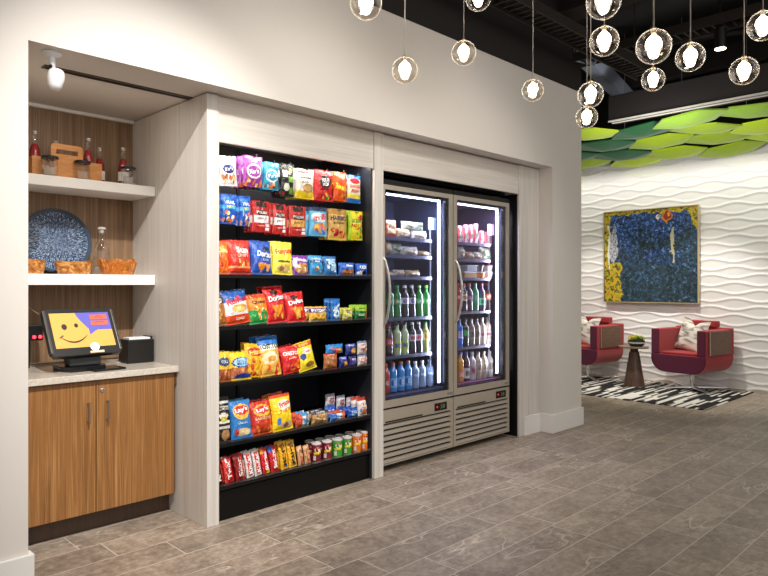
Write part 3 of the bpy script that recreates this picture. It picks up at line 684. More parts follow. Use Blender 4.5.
kiosk()
o = empty('barcode_scanner', (1.262, 4.30, 1.085)); tag(o, 'black box scanner with two glowing red lights behind the left of the kiosk', 'scanner')
MB().box(-.12, .085, -.03, .05, 0, .095).build('housing', BLACK, o, bevel=.004)
for x in (.035, .068): MB().lathe([(.010, 0), (.009, .004), (.004, .006)], n=16).build('red_light', mat('#ff2a3a', .3, emit=6.), o, loc=(x, -.031, .022), rot=(R(90), 0, 0), smooth=True)
MB().box(-.02, .02, .0, .04, -.165, -.001).build('stand', BLACK, o)
o = empty('receipt_printer', (1.873, 4.15, .9195)); tag(o, 'black box with white paper on top, at the right end of the counter', 'printer')
MB().box(-.088, .088, -.07, .07, 0, .150).build('housing', BLACK, o, bevel=.005)
MB().box(-.07, .07, -.05, .045, .1505, .162).build('paper', mat('#eeeef0', .6), o)
MB().box(.073, .08, -.06, .06, .1505, .168).build('paper_guide', BLACK, o)
mb = MB().tube([(1.77, 4.16, .925), (1.72, 4.12, .924), (1.65, 4.14, .924), (1.60, 4.10, .926), (1.55, 4.10, .926)], .0035, 6)
tag(mb.build('power_cord', mat('#d8cfc2', .5), smooth=True), 'thin pale cord lying on the counter between kiosk and black box', 'cord')
mb = MB().tube([(1.10, 4.42, 1.33), (1.18, 4.40, 1.335), (1.26, 4.33, 1.30), (1.32, 4.18, 1.23)], .003, 6)
tag(mb.build('cable', mat('#8a7a6a', .5), smooth=True), 'thin cable running from the nook back to the left of the kiosk', 'cable')

# security camera on the soffit
def security_camera():
    o = empty('security_camera', (1.108, 3.388, SZ-.001)); tag(o, 'white security camera hanging from the soffit at the upper left', 'camera')
    wm = mat('#e9e9ea', .35)
    MB().lathe([(.044, 0), (.046, -.008), (.036, -.018), (.016, -.024), (.014, -.030)], n=32).build('mount', wm, o, smooth=True)
    MB().tube([(0, 0, -.026), (0, 0, -.052), (.006, .004, -.062)], [.015, .017, .013], 14).build('ball_joint', wm, o, smooth=True)
    MB().tube([(.003, .0, -.055), (.010, .0, -.085)], [.012, .010], 10).build('arm', mat('#b8b8ba', .3), o, smooth=True)
    MB().lathe([(.004, 0), (.022, .006), (.032, .022), (.038, .055), (.038, .082), (.033, .098), (.022, .106), (.006, .108)], n=28).build('body', wm, o, loc=(.012, 0, -.183), rot=(R(0), R(6), 0), smooth=True)
    MB().box(-.006, .006, -.0165, -.012, -.078, -.064).build('sensor', BLACKG, o, rot=(0, 0, R(-38)))
    return o
security_camera()

# ------------------------------------------------------------------ snack rack
GX0, GX1, GYF, GYB = 2.057, 3.335, 3.46, 4.06
RACKB = mat('#23262e', .35, name='rack_back_steel'); RACKS = mat('#050505', .4, spec=.25, name='rack_shelf_steel')
rack = empty('snack_rack', (GX0, GYF, 0)); tag(rack, 'tall black steel display rack full of snacks, set into the whitewashed millwork', 'display rack')
GW, GD = GX1-GX0, GYB-GYF
MB().box(0, GW, GD-.02, GD, 0, 2.40).build('back_panel', RACKB, rack)
for x in (.508, 1.285 - .02):
    MB().box(x-.012, x+.012, GD-.030, GD-.0205, .2, 2.38).build('upright_rail', mat('#25262a', .35, .6), rack)
for x in (0, GW-.012): MB().box(x, x+.012, 0, GD-.021, 0, 2.40).build('side_panel', RACKB, rack)
MB().box(.013, GW-.013, .02, .035, 0, .175).box(.013, GW-.013, .0355, GD-.022, .155, .17).build('base', RACKS, rack)
SHZ = [round(1.42+(z-1.42)*.991, 3) for z in (1.482, 1.165, .824, .455, .198)]
for i, z in enumerate(SHZ):
    s = MB().box(.014, GW-.014, .004, GD-.032, z-.016, z).build('shelf', RACKS, rack, bevel=.0015)
    MB().box(.014, GW-.014, -.004, .0035, z-.019, z+.003).build('price_rail', mat('#101012', .3, .3), s)
    MB().box(.014, GW-.014, -.004, -.001, z+.0045, z+.016).build('clear_lip', glass_thin('clear_lip'), s)
MB().box(.02, GW-.02, .030, .048, 2.300, 2.308).build('light_strip', mat('#fff4dc', .4, emit=6.), rack)

# ------------------------------------------------------------------ packet artwork: shapes painted as coloured zones of the packet face
def zones(base, ops, seed=3):
    rnd = random.Random(seed); cols = [base]
    def ci(h):
        if h not in cols: cols.append(h)
        return cols.index(h)
    prep = []
    for op in ops:
        k = op[0]
        if k == 'chips':
            _, u0, u1, v0, v1, n, hs = op
            for _i in range(n):
                prep.append(('oval', rnd.uniform(u0, u1), rnd.uniform(v0, v1), rnd.uniform(.05, .11), rnd.uniform(.035, .07), ci(rnd.choice(hs)), rnd.uniform(0, 3)))
        elif k in ('oval', 'rect', 'ring', 'tri'): prep.append((k,) + tuple(op[1:-1]) + (ci(op[-1]), 0))
    def f(u, v):
        m = 0
        for p in prep:
            if p[0] == 'rect':
                if p[1] <= u <= p[2] and p[3] <= v <= p[4]: m = p[5]
            elif p[0] == 'oval':
                c, s = cos(p[6]), sin(p[6]); a, b = u-p[1], v-p[2]
                if ((a*c+b*s)/p[3])**2 + ((-a*s+b*c)/p[4])**2 <= 1: m = p[5]
            elif p[0] == 'ring':
                q = ((u-p[1])/p[3])**2 + ((v-p[2])/p[4])**2
                if .68 <= q <= 1.1: m = p[5]
            elif p[0] == 'tri':
                if abs(v-p[2]) <= p[4] and abs(u-p[1]) <= p[3]*(v-p[2]+p[4])/(2*p[4]): m = p[5]
        return m
    return cols, f
CH = ['#d98a2b', '#eab45a', '#b9641c']; CK = ['#8a5a34', '#b07a48', '#5e3a20']; NUT = ['#c98a4a', '#7a4a24', '#e6c48a', '#e8742a']
RCH = ['#e0571e', '#f08a2a', '#b8321a']
# design: base colour, back colour, zones, lettering (text, cu, cv, width, height, colour, rotation)
D = {
'whiteoval': ('#eeeae6', [('chips', .1, .95, .05, .38, 14, NUT), ('oval', .5, .56, .30, .15, '#1d2f7a')], [("Kar's", .5, .56, .42, .12, '#ffffff', 8)]),
'purplering': ('#8e2f8f', [('chips', .1, .95, .04, .28, 14, NUT), ('oval', .5, .5, .36, .20, '#9a3a9c'), ('ring', .5, .5, .38, .23, '#f2e6f2')], [("Kar's", .5, .5, .50, .15, '#ffffff', 8), ('NUT', .55, .83, .34, .08, '#f0dcf0', 0)]),
'tealring': ('#1f93b8', [('chips', .1, .95, .04, .28, 12, NUT), ('ring', .5, .5, .38, .23, '#e8f6fa')], [("Kar's", .5, .5, .50, .15, '#ffffff', 8)]),
'blackgreen': ('#14170f', [('rect', .1, .45, .6, .8, '#e8e8e0'), ('rect', .5, .9, .45, .62, '#7fae3a'), ('oval', .4, .3, .22, .12, '#d8d8c8'), ('rect', .6, .9, .1, .3, '#5c8a2a'), ('rect', .1, .3, .05, .15, '#9a2018'), ('oval', .7, .8, .12, .08, '#c8d860')], [('BITES', .5, .72, .5, .09, '#ffffff', 0)]),
'whitecookie': ('#ece6d8', [('rect', 0, 1, 0, .26, '#e8c81e'), ('oval', .62, .35, .28, .16, '#b88a4a'), ('oval', .62, .36, .2, .1, '#d8b070'), ('rect', .1, .85, .86, .93, '#c4302a')], [('simple', .5, .70, .6, .12, '#4a3826', 0), ('BAKE', .5, .56, .4, .07, '#4a3826', 0)]),
'redblack': ('#cf1f22', [('oval', .55, .62, .34, .20, '#1a1414'), ('chips', .2, .9, .06, .3, 9, ['#e83a2a', '#8a1010', '#f5d020', '#2a9a3a'])], [('SOUR', .55, .68, .46, .13, '#f0f0f0', 6), ('MIX', .55, .54, .36, .11, '#f0f0f0', 6), ('patch', .5, .38, .4, .08, '#181010', 0)]),
'orangebag': ('#f05a14', [('chips', .2, .9, .06, .24, 5, ['#d84808', '#7a3a14', '#f58a3a'])], [("Reese's", .5, .48, .82, .22, '#fff02a', -8)]),
'fishbag': ('#f2e6c8', [('rect', 0, 1, 0, .16, '#1f6fc0'), ('rect', 0, 1, .84, 1, '#2a7ac8'), ('oval', .5, .78, .38, .10, '#d82030'), ('rect', 0, 1, .16, .3, '#f0d838')], [('SWEDISH', .5, .58, .8, .12, '#d82030', 0), ('FISH', .5, .42, .6, .12, '#d82030', 0)]),
'bluetrail': ('#1c58b8', [('rect', 0, 1, .5, .62, '#3fa8d8'), ('chips', .1, .95, .04, .42, 18, NUT + ['#f5e08a', '#ffffff', '#14306a']), ('oval', .4, .84, .3, .07, '#2a78d0')], [('TRAIL', .5, .72, .7, .11, '#e8f2ff', 0), ('MIX', .5, .57, .4, .09, '#f5e020', 0)]),
'jerkywhite': ('#b8211e', [('rect', .08, .92, .30, .52, '#ece8e4'), ('rect', .2, .8, .78, .98, '#3a1c18'), ('rect', .72, .96, .06, .14, '#ffffff'), ('rect', .72, .96, .18, .26, '#e8e0e0'), ('oval', .5, .62, .36, .09, '#2a1412')], [('POLISH', .5, .625, .62, .09, '#f5f0ea', 0), ('JERKY', .5, .42, .6, .08, '#7a2a20', 0), ('original', .45, .2, .4, .06, '#f5d8d0', 0)]),
'jerkytan': ('#b8211e', [('rect', .08, .92, .30, .52, '#d8a050'), ('rect', .2, .8, .78, .98, '#3a1c18'), ('rect', .72, .96, .06, .14, '#ffffff'), ('rect', .72, .96, .18, .26, '#e8e0e0'), ('oval', .5, .62, .36, .09, '#2a1412')], [('POLISH', .5, .625, .62, .09, '#f5f0ea', 0), ('JERKY', .5, .42, .6, .08, '#5a2a10', 0), ('original', .45, .2, .4, .06, '#f5d8d0', 0)]),
'trolli': ('#5fb4de', [('rect', 0, 1, .86, 1, '#14305a'), ('oval', .55, .28, .36, .16, '#e8a24a'), ('chips', .2, .9, .12, .42, 9, ['#e8402a', '#f5c83a', '#3a78c8', '#f08aa0']), ('oval', .5, .64, .44, .17, '#d8eef8')], [('trolli', .5, .64, .78, .22, '#e0202c', 8)]),
'tancandy': ('#d8aa58', [('rect', 0, 1, .82, 1, '#b88a3c'), ('rect', 0, 1, 0, .06, '#f0c84a'), ('chips', .1, .9, .08, .40, 14, ['#d8281e', '#e86a2a', '#a81414', '#f5a03a'])], [('HARIBO', .5, .70, .84, .15, '#1a2a5a', 0), ('gummies', .5, .54, .6, .09, '#3a2410', 0)]),
'sourkids': ('#f0e020', [('rect', 0, .18, 0, 1, '#b8d820'), ('chips', .3, .9, .1, .42, 9, ['#e8402a', '#3ab04a', '#f08a1a', '#e8c81a']), ('oval', .8, .78, .14, .1, '#d83020')], [('SOUR', .5, .66, .66, .14, '#1a7a3a', 0), ('PATCH', .5, .48, .7, .12, '#d83020', 0)]),
'cheddar': ('#e8641a', [('rect', 0, 1, .62, .86, '#e88a1e'), ('chips', .1, .95, .06, .5, 14, RCH)], [('Cheez', .5, .72, .8, .15, '#ffe8a0', 0)]),
'sun': ('#d8321e', [('rect', 0, 1, .18, .24, '#f0a060'), ('chips', .35, .9, .26, .42, 7, RCH+['#f5c070']), ('rect', 0, 1, 0, .1, '#a81c14')], [('Sun', .56, .70, .56, .20, '#ffffff', 0), ('CHIPS', .56, .54, .5, .09, '#ffe0c0', 0)]),
'dorcool': ('#1c4fa8', [('oval', .65, .74, .18, .08, '#16264a'), ('tri', .42, .17, .20, .14, '#e88a1a'), ('tri', .72, .17, .14, .12, '#e8a03a'), ('oval', .18, .6, .14, .16, '#2a68c8')], [('Doritos', .58, .58, .74, .17, '#ffffff', -5), ('COOL', .6, .42, .3, .06, '#d8e8ff', 0)]),
'funyun': ('#f2de3e', [('oval', .5, .18, .34, .11, '#c8a86a'), ('oval', .4, .17, .14, .07, '#8a6a3a'), ('rect', .2, .8, .36, .40, '#4a6a2a')], [('Funyuns', .52, .68, .84, .22, '#d8202c', 8)]),
'purplecookie': ('#7a3a98', [('oval', .5, .34, .42, .26, '#c89058'), ('chips', .2, .8, .2, .5, 8, ['#f0d8a8', '#a8683a', '#e8e0d8']), ('oval', .1, .6, .1, .25, '#e8d8f0')], [('Grandma', .55, .76, .78, .15, '#ffffff', -5)]),
'tealcookie': ('#2a8fc8', [('rect', .05, .95, .62, .74, '#14406a'), ('chips', .2, .85, .08, .40, 10, CK + ['#e8b868'])], [('CHIPPERS', .5, .82, .72, .10, '#e8f4ff', 0), ('mini', .5, .68, .4, .09, '#ffffff', 0)]),
'bluemini': ('#1f6fb0', [('oval', .5, .5, .34, .26, '#a8d0e8'), ('chips', .2, .8, .15, .65, 9, ['#ffffff', '#14407a', '#d8e8f0'])], [('MINIS', .5, .80, .6, .1, '#ffffff', 0)]),
'ahoy': ('#2a66c8', [('oval', .55, .30, .40, .24, '#a8622a'), ('chips', .25, .85, .15, .45, 8, ['#5e3418', '#c8864a'])], [('Ahoy', .62, .78, .45, .22, '#ffffff', 0)]),
'oreo': ('#1f5cc8', [('oval', .35, .25, .3, .2, '#e8f0f8'), ('oval', .62, .3, .16, .2, '#24140e')], [('OREO', .55, .72, .6, .26, '#ffffff', 0)]),
'kettle': ('#a86a34', [('rect', 0, 1, .7, 1, '#5a3a24'), ('chips', .1, .9, .1, .6, 16, CH), ('oval', .5, .82, .3, .1, '#e8e0d0')], [('chips', .5, .82, .5, .1, '#3a2010', 0)]),
'ruffles': ('#f0ece8', [('rect', 0, 1, .66, 1, '#2458a8'), ('rect', 0, 1, 0, .26, '#e0481c'), ('oval', .6, .45, .32, .12, '#d8a048'), ('oval', .55, .43, .24, .07, '#f0c878')], [('Ruffles', .55, .70, .80, .20, '#d8202c', 8), ('sour', .6, .15, .36, .07, '#ffe8d8', 0)]),
'queso': ('#e8841e', [('rect', 0, 1, .84, 1, '#c8481a'), ('rect', 0, 1, 0, .46, '#2a9a48'), ('chips', .15, .9, .2, .56, 12, ['#d8e0a0', '#2a9a48', '#f0c05a', '#e8742a', '#6ab84a'])], [('Quest', .55, .72, .7, .14, '#2a2410', 0)]),
'dornacho': ('#cf1a1e', [('oval', .45, .82, .2, .08, '#3a1410'), ('tri', .5, .30, .30, .17, '#e8941e'), ('chips', .3, .8, .14, .45, 8, ['#f0a83a', '#d8741a', '#e8c04a']), ('rect', .1, .9, .60, .64, '#2a1010')], [('Doritos', .52, .67, .80, .15, '#ffffff', 6)]),
'payday': ('#e8b83a', [('rect', 0, 1, .62, .9, '#4a2a78'), ('chips', .1, .9, .1, .5, 14, ['#f5d88a', '#c8861e', '#e8a02a'])], [('PAYDAY', .5, .76, .84, .2, '#ffffff', 0)]),
'krispie': ('#1a6ab8', [('oval', .55, .3, .3, .2, '#c8e4f5'), ('chips', .3, .8, .2, .8, 10, ['#ffffff', '#4a98d8', '#14407a'])], [('krispies', .5, .6, .85, .16, '#ffffff', 40)]),
'fruitbar': ('#d8d060', [('chips', .1, .95, .1, .7, 12, ['#6a9a3a', '#f0f0c8', '#3a5a8a', '#e8e8d8'])], [('FRUIT', .5, .78, .6, .14, '#2a4a1a', 0)]),
'greenbar': ('#1e7a40', [('rect', 0, 1, .58, 1, '#9ac820'), ('rect', .82, 1, .0, .6, '#c8743a')], [('VALLEY', .45, .34, .6, .14, '#e8f0d8', 0), ('granola', .45, .76, .5, .12, '#1e5a28', 0)]),
'goldfish': ('#e8c030', [('rect', 0, 1, 0, .42, '#a8582a'), ('oval', .5, .66, .42, .15, '#3a4a6a'), ('chips', .1, .9, .08, .38, 10, ['#8a4420', '#c87a3a', '#2a50a8'])], [('GOLD', .5, .66, .5, .1, '#e0e8f0', 0)]),
'goldblue': ('#f0cc1e', [('rect', 0, 1, .0, .44, '#b8683a'), ('chips', .05, .95, .16, .44, 14, ['#8a4020', '#d88a4a', '#a85a2a']), ('oval', .5, .62, .45, .19, '#1c4f9a'), ('oval', .5, .62, .38, .14, '#a8d8f0'), ('oval', .55, .13, .38, .10, '#1a3a9a'), ('rect', 0, 1, 0, .05, '#f0cc1e')], [('GOLD', .5, .67, .55, .09, '#14408a', 0), ('MINI', .5, .57, .5, .08, '#14408a', 0)]),
'fritos': ('#e8b41e', [('chips', .1, .9, .06, .5, 18, ['#d8321a', '#f0c85a', '#e8781e', '#b8281a']), ('oval', .5, .74, .4, .13, '#c8202a')], [('Fritos', .5, .74, .66, .16, '#ffe060', 12)]),
'tostitos': ('#eab44a', [('rect', 0, 1, .80, 1, '#2a74c8'), ('rect', 0, 1, .66, .80, '#f0ead8'), ('oval', .45, .45, .36, .16, '#f5e4b8'), ('oval', .5, .42, .2, .08, '#e0a04a'), ('chips', .3, .95, .05, .25, 8, ['#e8641a', '#f0d060', '#d83a1a'])], [('TOSTITOS', .5, .74, .92, .12, '#1c1810', 0)]),
'cheetos': ('#d02224', [('chips', .35, .9, .08, .4, 12, ['#e8741a', '#f09a2a', '#a81a14'])], [('CHEETOS', .5, .72, .82, .14, '#ffffff', -4), ('puffs', .5, .54, .4, .08, '#ffe0a0', 0)]),
'twist': ('#f2d828', [('rect', 0, 1, .82, .98, '#c8502a'), ('oval', .28, .5, .16, .12, '#3a5aa0'), ('oval', .6, .2, .26, .09, '#8a5a2a'), ('oval', .55, .66, .26, .10, '#f5f0e0')], [('Twist', .55, .66, .5, .10, '#d83020', 0), ('corn', .5, .9, .5, .08, '#ffe860', 0)]),
'crackers': ('#a8683a', [('rect', 0, 1, .86, 1, '#b82a20'), ('rect', 0, 1, 0, .08, '#b82a20'), ('chips', .1, .9, .15, .8, 16, ['#c88a50', '#8a5028', '#b87840'])], [('peanut', .5, .9, .5, .08, '#ffe8d0', 0)]),
'navybox': ('#1c2a78', [('oval', .65, .4, .25, .25, '#e0a03a'), ('rect', 0, 1, .8, 1, '#2a48a8')], [('SNACK', .5, .9, .6, .14, '#e0e8ff', 0)]),
'navybox2': ('#2e2468', [('oval', .5, .45, .3, .3, '#5a50a8')], [('BAR', .5, .75, .5, .16, '#d0d0f0', 0)]),
'whitered': ('#e8ddd4', [('rect', 0, 1, .84, 1, '#7a8ab8'), ('chips', .2, .9, .1, .6, 6, ['#c8482a', '#a8623a', '#e8a868'])], [('TOAST', .5, .72, .7, .16, '#b8281e', 10), ('CRISP', .5, .45, .7, .16, '#b8281e', 10)]),
'bluesack': ('#2a8ad0', [('oval', .7, .3, .2, .3, '#e8a040')], [('Ritz', .42, .55, .45, .4, '#e8502a', -6)]),
'blackwhite': ('#1c1a18', [('rect', 0, 1, .86, .9, '#d8d8d0'), ('rect', 0, 1, .7, .78, '#c8c4b8'), ('oval', .5, .58, .35, .06, '#e8e0d0'), ('rect', 0, 1, .42, .47, '#e8e4d8'), ('oval', .5, .5, .24, .06, '#b8b02a'), ('rect', 0, 1, .3, .34, '#d8d4c8'), ('oval', .6, .16, .26, .12, '#b88a5a')], [('SMOKE', .5, .74, .7, .08, '#1c1a18', -8)]),
'lays': ('#2a7ac0', [('oval', .55, .16, .34, .11, '#e8c890'), ('oval', .62, .15, .22, .07, '#f0dcb0'), ('oval', .22, .18, .09, .09, '#c82a24'), ('oval', .5, .70, .40, .20, '#f0b83a'), ('oval', .5, .74, .36, .12, '#cf2028')], [("Lay's", .5, .74, .62, .15, '#ffffff', 6), ('Classic', .5, .42, .5, .07, '#d8ecff', 0)]),
'bbq': ('#c8301c', [('rect', 0, 1, 0, .2, '#d84a1a'), ('chips', .05, .95, .05, .45, 18, ['#e87a2a', '#f0a048', '#b8401a', '#e8581a']), ('oval', .5, .72, .38, .18, '#f0b83a'), ('oval', .5, .74, .33, .11, '#cf2028')], [("Lay's", .5, .74, .56, .14, '#ffffff', 6), ('BARBECUE', .5, .49, .74, .08, '#ffe0c0', 0)]),
'yellowchip': ('#f5d21e', [('oval', .6, .7, .34, .15, '#f8f0d8'), ('rect', .15, .35, .18, .34, '#4a78c8'), ('oval', .62, .15, .26, .10, '#c8a888'), ('oval', .6, .14, .14, .06, '#8a4a2a'), ('rect', 0, 1, .92, 1, '#d8482a')], [('Fritos', .6, .74, .56, .14, '#d8202c', 14), ('TWISTS', .6, .54, .6, .1, '#d8202c', 6)]),
'mixbar': ('#e0d8d0', [('rect', 0, .35, 0, 1, '#c8401e'), ('oval', .7, .4, .2, .25, '#3a98c8'), ('rect', .3, .9, .8, 1, '#4a90c0')], [('RICE', .65, .65, .5, .2, '#2a5a98', 20)]),
'granola': ('#b08a5a', [('rect', 0, 1, .8, 1, '#3a3a4a'), ('chips', .05, .95, .08, .75, 24, ['#d8b880', '#8a5a2c', '#e8d8a8', '#3a2a20', '#c88a3a'])], [('NUTS', .5, .9, .5, .12, '#e0e0e0', 0)]),
'blueorange': ('#d8e4f0', [('rect', .0, .3, 0, 1, '#3a78c8'), ('rect', .68, 1, 0, 1, '#e8722a'), ('rect', 0, 1, .84, 1, '#b84a2a')], [('ZBAR', .45, .5, .5, .3, '#1c58b0', 0)]),
'bluepouch': ('#1c50b0', [('oval', .5, .4, .3, .2, '#6aa8e8')], [('RITZ', .5, .62, .6, .2, '#e8f0ff', 0)]),
'whitepretz': ('#ece4de', [('rect', 0, 1, .82, 1, '#b83a2a'), ('oval', .55, .22, .34, .14, '#c86a28'), ('oval', .2, .3, .12, .1, '#4a90c8')], [('YO', .5, .62, .5, .14, '#c82a30', 0), ('crunch', .5, .44, .7, .1, '#c82a30', 0)]),
'whitepouch': ('#d8d4d8', [('oval', .5, .42, .3, .24, '#b8808a'), ('rect', 0, 1, .8, 1, '#a8aab8')], [('oats', .5, .66, .6, .16, '#7a3038', 0)]),
'redwhite': ('#ead8da', [('rect', .0, .25, 0, 1, '#c84a58'), ('rect', .6, .8, .1, .9, '#b83a48'), ('oval', .45, .4, .2, .16, '#7aa87a')], [('fresh', .5, .7, .7, .1, '#a82838', 0)]),
'meal': ('#c8562a', [('rect', .15, .85, .25, .75, '#e8c89a'), ('chips', .2, .8, .3, .7, 6, ['#d8321a', '#e8a03a', '#fff0d0'])], [('MEAL', .5, .87, .6, .12, '#fff0d8', 0)]),
'wrapb': ('#b89a74', [('oval', .5, .5, .36, .26, '#e0cda8'), ('chips', .1, .9, .1, .8, 8, ['#8a6a48', '#d8c8a8', '#c8a070'])], []),
'wrapw': ('#cfc8bc', [('oval', .5, .45, .38, .24, '#b89a70'), ('chips', .1, .9, .2, .8, 6, ['#e8e4dc', '#a08a68'])], []),
'wrapg': ('#a8ae98', [('oval', .5, .55, .4, .28, '#5a6a4a'), ('chips', .1, .9, .1, .9, 8, ['#d0d4c4', '#48583a', '#c8b890'])], []),
}
BARS = {  # upright bars: base, secondary zones, lettering running upwards
'mmdark': ('#221612', [], ("M&M'S", '#f0ece4')), 'snred': ('#c81e1e', [('rect', 0, .3, 0, 1, '#d83a30'), ('rect', .3, .5, .8, 1, '#ffffff')], ('Twix', '#f0ece8')),
'snred2': ('#8e1418', [('rect', .7, 1, 0, 1, '#c82a24')], ('Skor', '#e8dcd0')), 'kitkat': ('#e4dcd8', [('rect', .25, .75, .1, .9, '#d8302a')], ('KitKat', '#ffffff')),
'skred': ('#d01c20', [('rect', 0, .4, .8, 1, '#f09020'), ('rect', .5, 1, 0, .15, '#f0d020')], ('Skittles', '#ffffff')),
'skblue': ('#c81c22', [('rect', 0, .5, .78, 1, '#2a58b8')], ('Starburst', '#ffffff')),
'mmyellow': ('#f0b41e', [('oval', .3, .85, .2, .05, '#c83020'), ('oval', .7, .1, .2, .05, '#3a80c8'), ('oval', .6, .9, .16, .04, '#3a9a48')], ("M&M'S", '#2a1810')),
'tanred': ('#c89a6a', [('rect', .2, .8, .1, .9, '#d8b48a')], ('BUTTER', '#c8261e')),
}
_films = {}
def film(h):
    """printed foil: crumpled, glossy"""
    if h not in _films:
        t = NT('printed_film_' + h.strip('#')); t.b.inputs['Base Color'].default_value = lin(h); t.b.inputs['Roughness'].default_value = .27
        t.b.inputs['Specular IOR Level'].default_value = .7
        tc = t.n('ShaderNodeTexCoord'); ns = t.n('ShaderNodeTexNoise', i_Scale=34., i_Detail=3., i_Roughness=.6, i_Distortion=1.2); t.l(tc.outputs['Object'], ns.inputs['Vector'])
        bp = t.n('ShaderNodeBump', i_Strength=.75, i_Distance=.014); t.l(ns.outputs[0], bp.inputs['Height']); t.l(bp.outputs[0], t.b.inputs['Normal'])
        _films[h] = t.m
    return _films[h]

def packet_mesh(name, parent, w, h, dp, base, zo, seed=0, texts=(), pillow=True, flat=False, top_gather=0.):
    cols, zf = zones(base, zo, seed)
    ph = random.Random(seed).uniform(0, 6)
    def bul(u, v):
        su = max(0., 1-abs(2*u-1)**3.2); vv = min(max((v-.05)/.9, 0), 1); sv = sin(pi*vv)**.55 if 0 < vv < 1 else 0.
        if flat: sv = min(1., 6*min(vv, 1-vv))
        b = su**.7*sv*dp/2
        wr = .0048*sin(11*u+7*v+ph)*sin(9*v-6*u+ph*2) + .0022*sin(29*u+4*v+ph)*sin(21*v+3*u)
        edge = .0025*sin(38*u+ph)*(1 if (v < .06 or v > .94) else 0)
        return b + wr*(b/(dp/2+1e-6)) + edge*.4, su
    def pos(u, v, sgn, off=0.):
        b, su = bul(u, v)
        vv = min(max((v-.05)/.9, 0), 1)
        x = (u-.5)*w*(1 - (.07*sin(pi*vv) if not flat else .02))
        z = v*h
        if v > .97: z += .0015*(1 if int(u*60) % 2 else -1)
        return (x, sgn*(b+.0012+off), z)
    mb = MB().grid(lambda u, v: pos(u, v, -1), 26, 34, zf)
    mb.grid(lambda u, v: pos(1-u, v, 1), 14, 18, 0)
    # thin closed edges
    for u in (0, 1):
        mb.add([pos(u, v/18, s) for v in range(19) for s in (-1, 1)], [(2*k, 2*k+1, 2*k+3, 2*k+2) for k in range(18)])
    for v in (0, 1):
        mb.add([pos(u/14, v, s) for u in range(15) for s in (-1, 1)], [(2*k, 2*k+1, 2*k+3, 2*k+2) for k in range(14)])
    o = mb.build(name, [film(c) for c in cols], parent, recalc=False)
    o.data.polygons.foreach_set('use_smooth', [True]*len(o.data.polygons))
    for i, (s, cu, cv, wu, hv, c, rot) in enumerate(texts):
        tb = MB(); add_text(tb, s, lambda u, v: pos(u, v, -1, .0012), cu, cv, wu, hv, rot, asp=w/h, bold=.035 if hv > .1 else .01)
        # widths are given as a share of the packet, heights likewise
        tb.build('lettering', film(c), o, recalc=False)
    return o
NAMES = {'bag': ('snack_bag', 'snack bag'), 'pouch': ('snack_pouch', 'snack pouch'), 'packet': ('snack_packet', 'snack packet'), 'box': ('cereal_bar_packet', 'snack packet'), 'bar': ('chocolate_bar', 'candy bar'), 'can': ('crisp_can', 'can')}
def make_bar(w, h, des, seed):
    base, zo, (txt, tc_) = BARS[des]
    o = packet_mesh('chocolate_bar', None, w, h, .026, base, zo, seed, ())
    # lettering running up the bar
    v_, f_, asp = text_shape(txt, .03, 0)
    out = []
    for a, b in v_:
        u = .5 - (b-.5)*.46; v = .5 + (a-.5)*.72
        su = max(0., 1-abs(2*u-1)**3.2); out.append(((u-.5)*w*.95, -(su**.7*.013 + .0032), v*h))
    MB().add(out, f_).build('lettering', film(tc_), o, recalc=False)
    return o
def make_can(w, h, des):
    cc = {'maroon': '#7a1830', 'green': '#3aa030', 'orange': '#ee7a1a'}[des]
    r = w*.46
    o = MB().lathe([(r*.97, 0), (r, .002), (r, h-.012), (r*.99, h-.010)], n=32, cap=True).build('crisp_can', film(cc), None, smooth=True)
    MB().lathe([(r*1.04, 0), (r*1.05, .002), (r*1.05, .009), (r*.95, .011), (r*.9, .008)], n=32).build('lid', mat('#d8d0cc', .2) , o, loc=(0, 0, h-.0118), smooth=True)
    MB().lathe([(r*1.02, 0), (r*1.02, .004)], n=32).build('rim', mat('#c8c8cc', .25, .8), o, loc=(0, 0, .0), smooth=True)
    def cyl(u, v, off=.0012):
        a = R(-112) + (u-.5)*2.4
        return ((r+off)*cos(a), (r+off)*sin(a), v*h)
    n = 28; e = MB().add([cyl(.5+.26*cos(2*pi*k/n), .66+.15*sin(2*pi*k/n)) for k in range(n)] , [tuple(range(n))])
    e.build('oval_mark', film('#f0e8e0'), o, recalc=False)
    e = MB().add([cyl(.5+.24*cos(2*pi*k/n), .74+.05*sin(2*pi*k/n), .0018) for k in range(n)], [tuple(range(n))]); e.build('red_swoosh', film('#b82028'), o, recalc=False)
    tb = MB(); add_text(tb, 'Pringles', lambda u, v: cyl(u, v, .0026), .5, .50, .62, .19, 22, asp=2.4*r/h, bold=.04)
    tb.build('lettering', film('#ffe030'), o, recalc=False)
    e = MB().grid(lambda u, v: cyl(.12+.22*u, .12+.24*v, .0014), 5, 2); e.build('picture', film('#d8d0c4'), o, recalc=False)
    return o
SHORT = {1: 'snacks hanging in the top row', 2: 'snacks hanging in the second row', 3: 'snacks on the highest rack shelf', 4: 'snacks on the second rack shelf', 5: 'snacks on the third rack shelf', 6: 'snacks on the fourth rack shelf', 7: 'sweets and cans on the bottom rack shelf'}
hooks = []
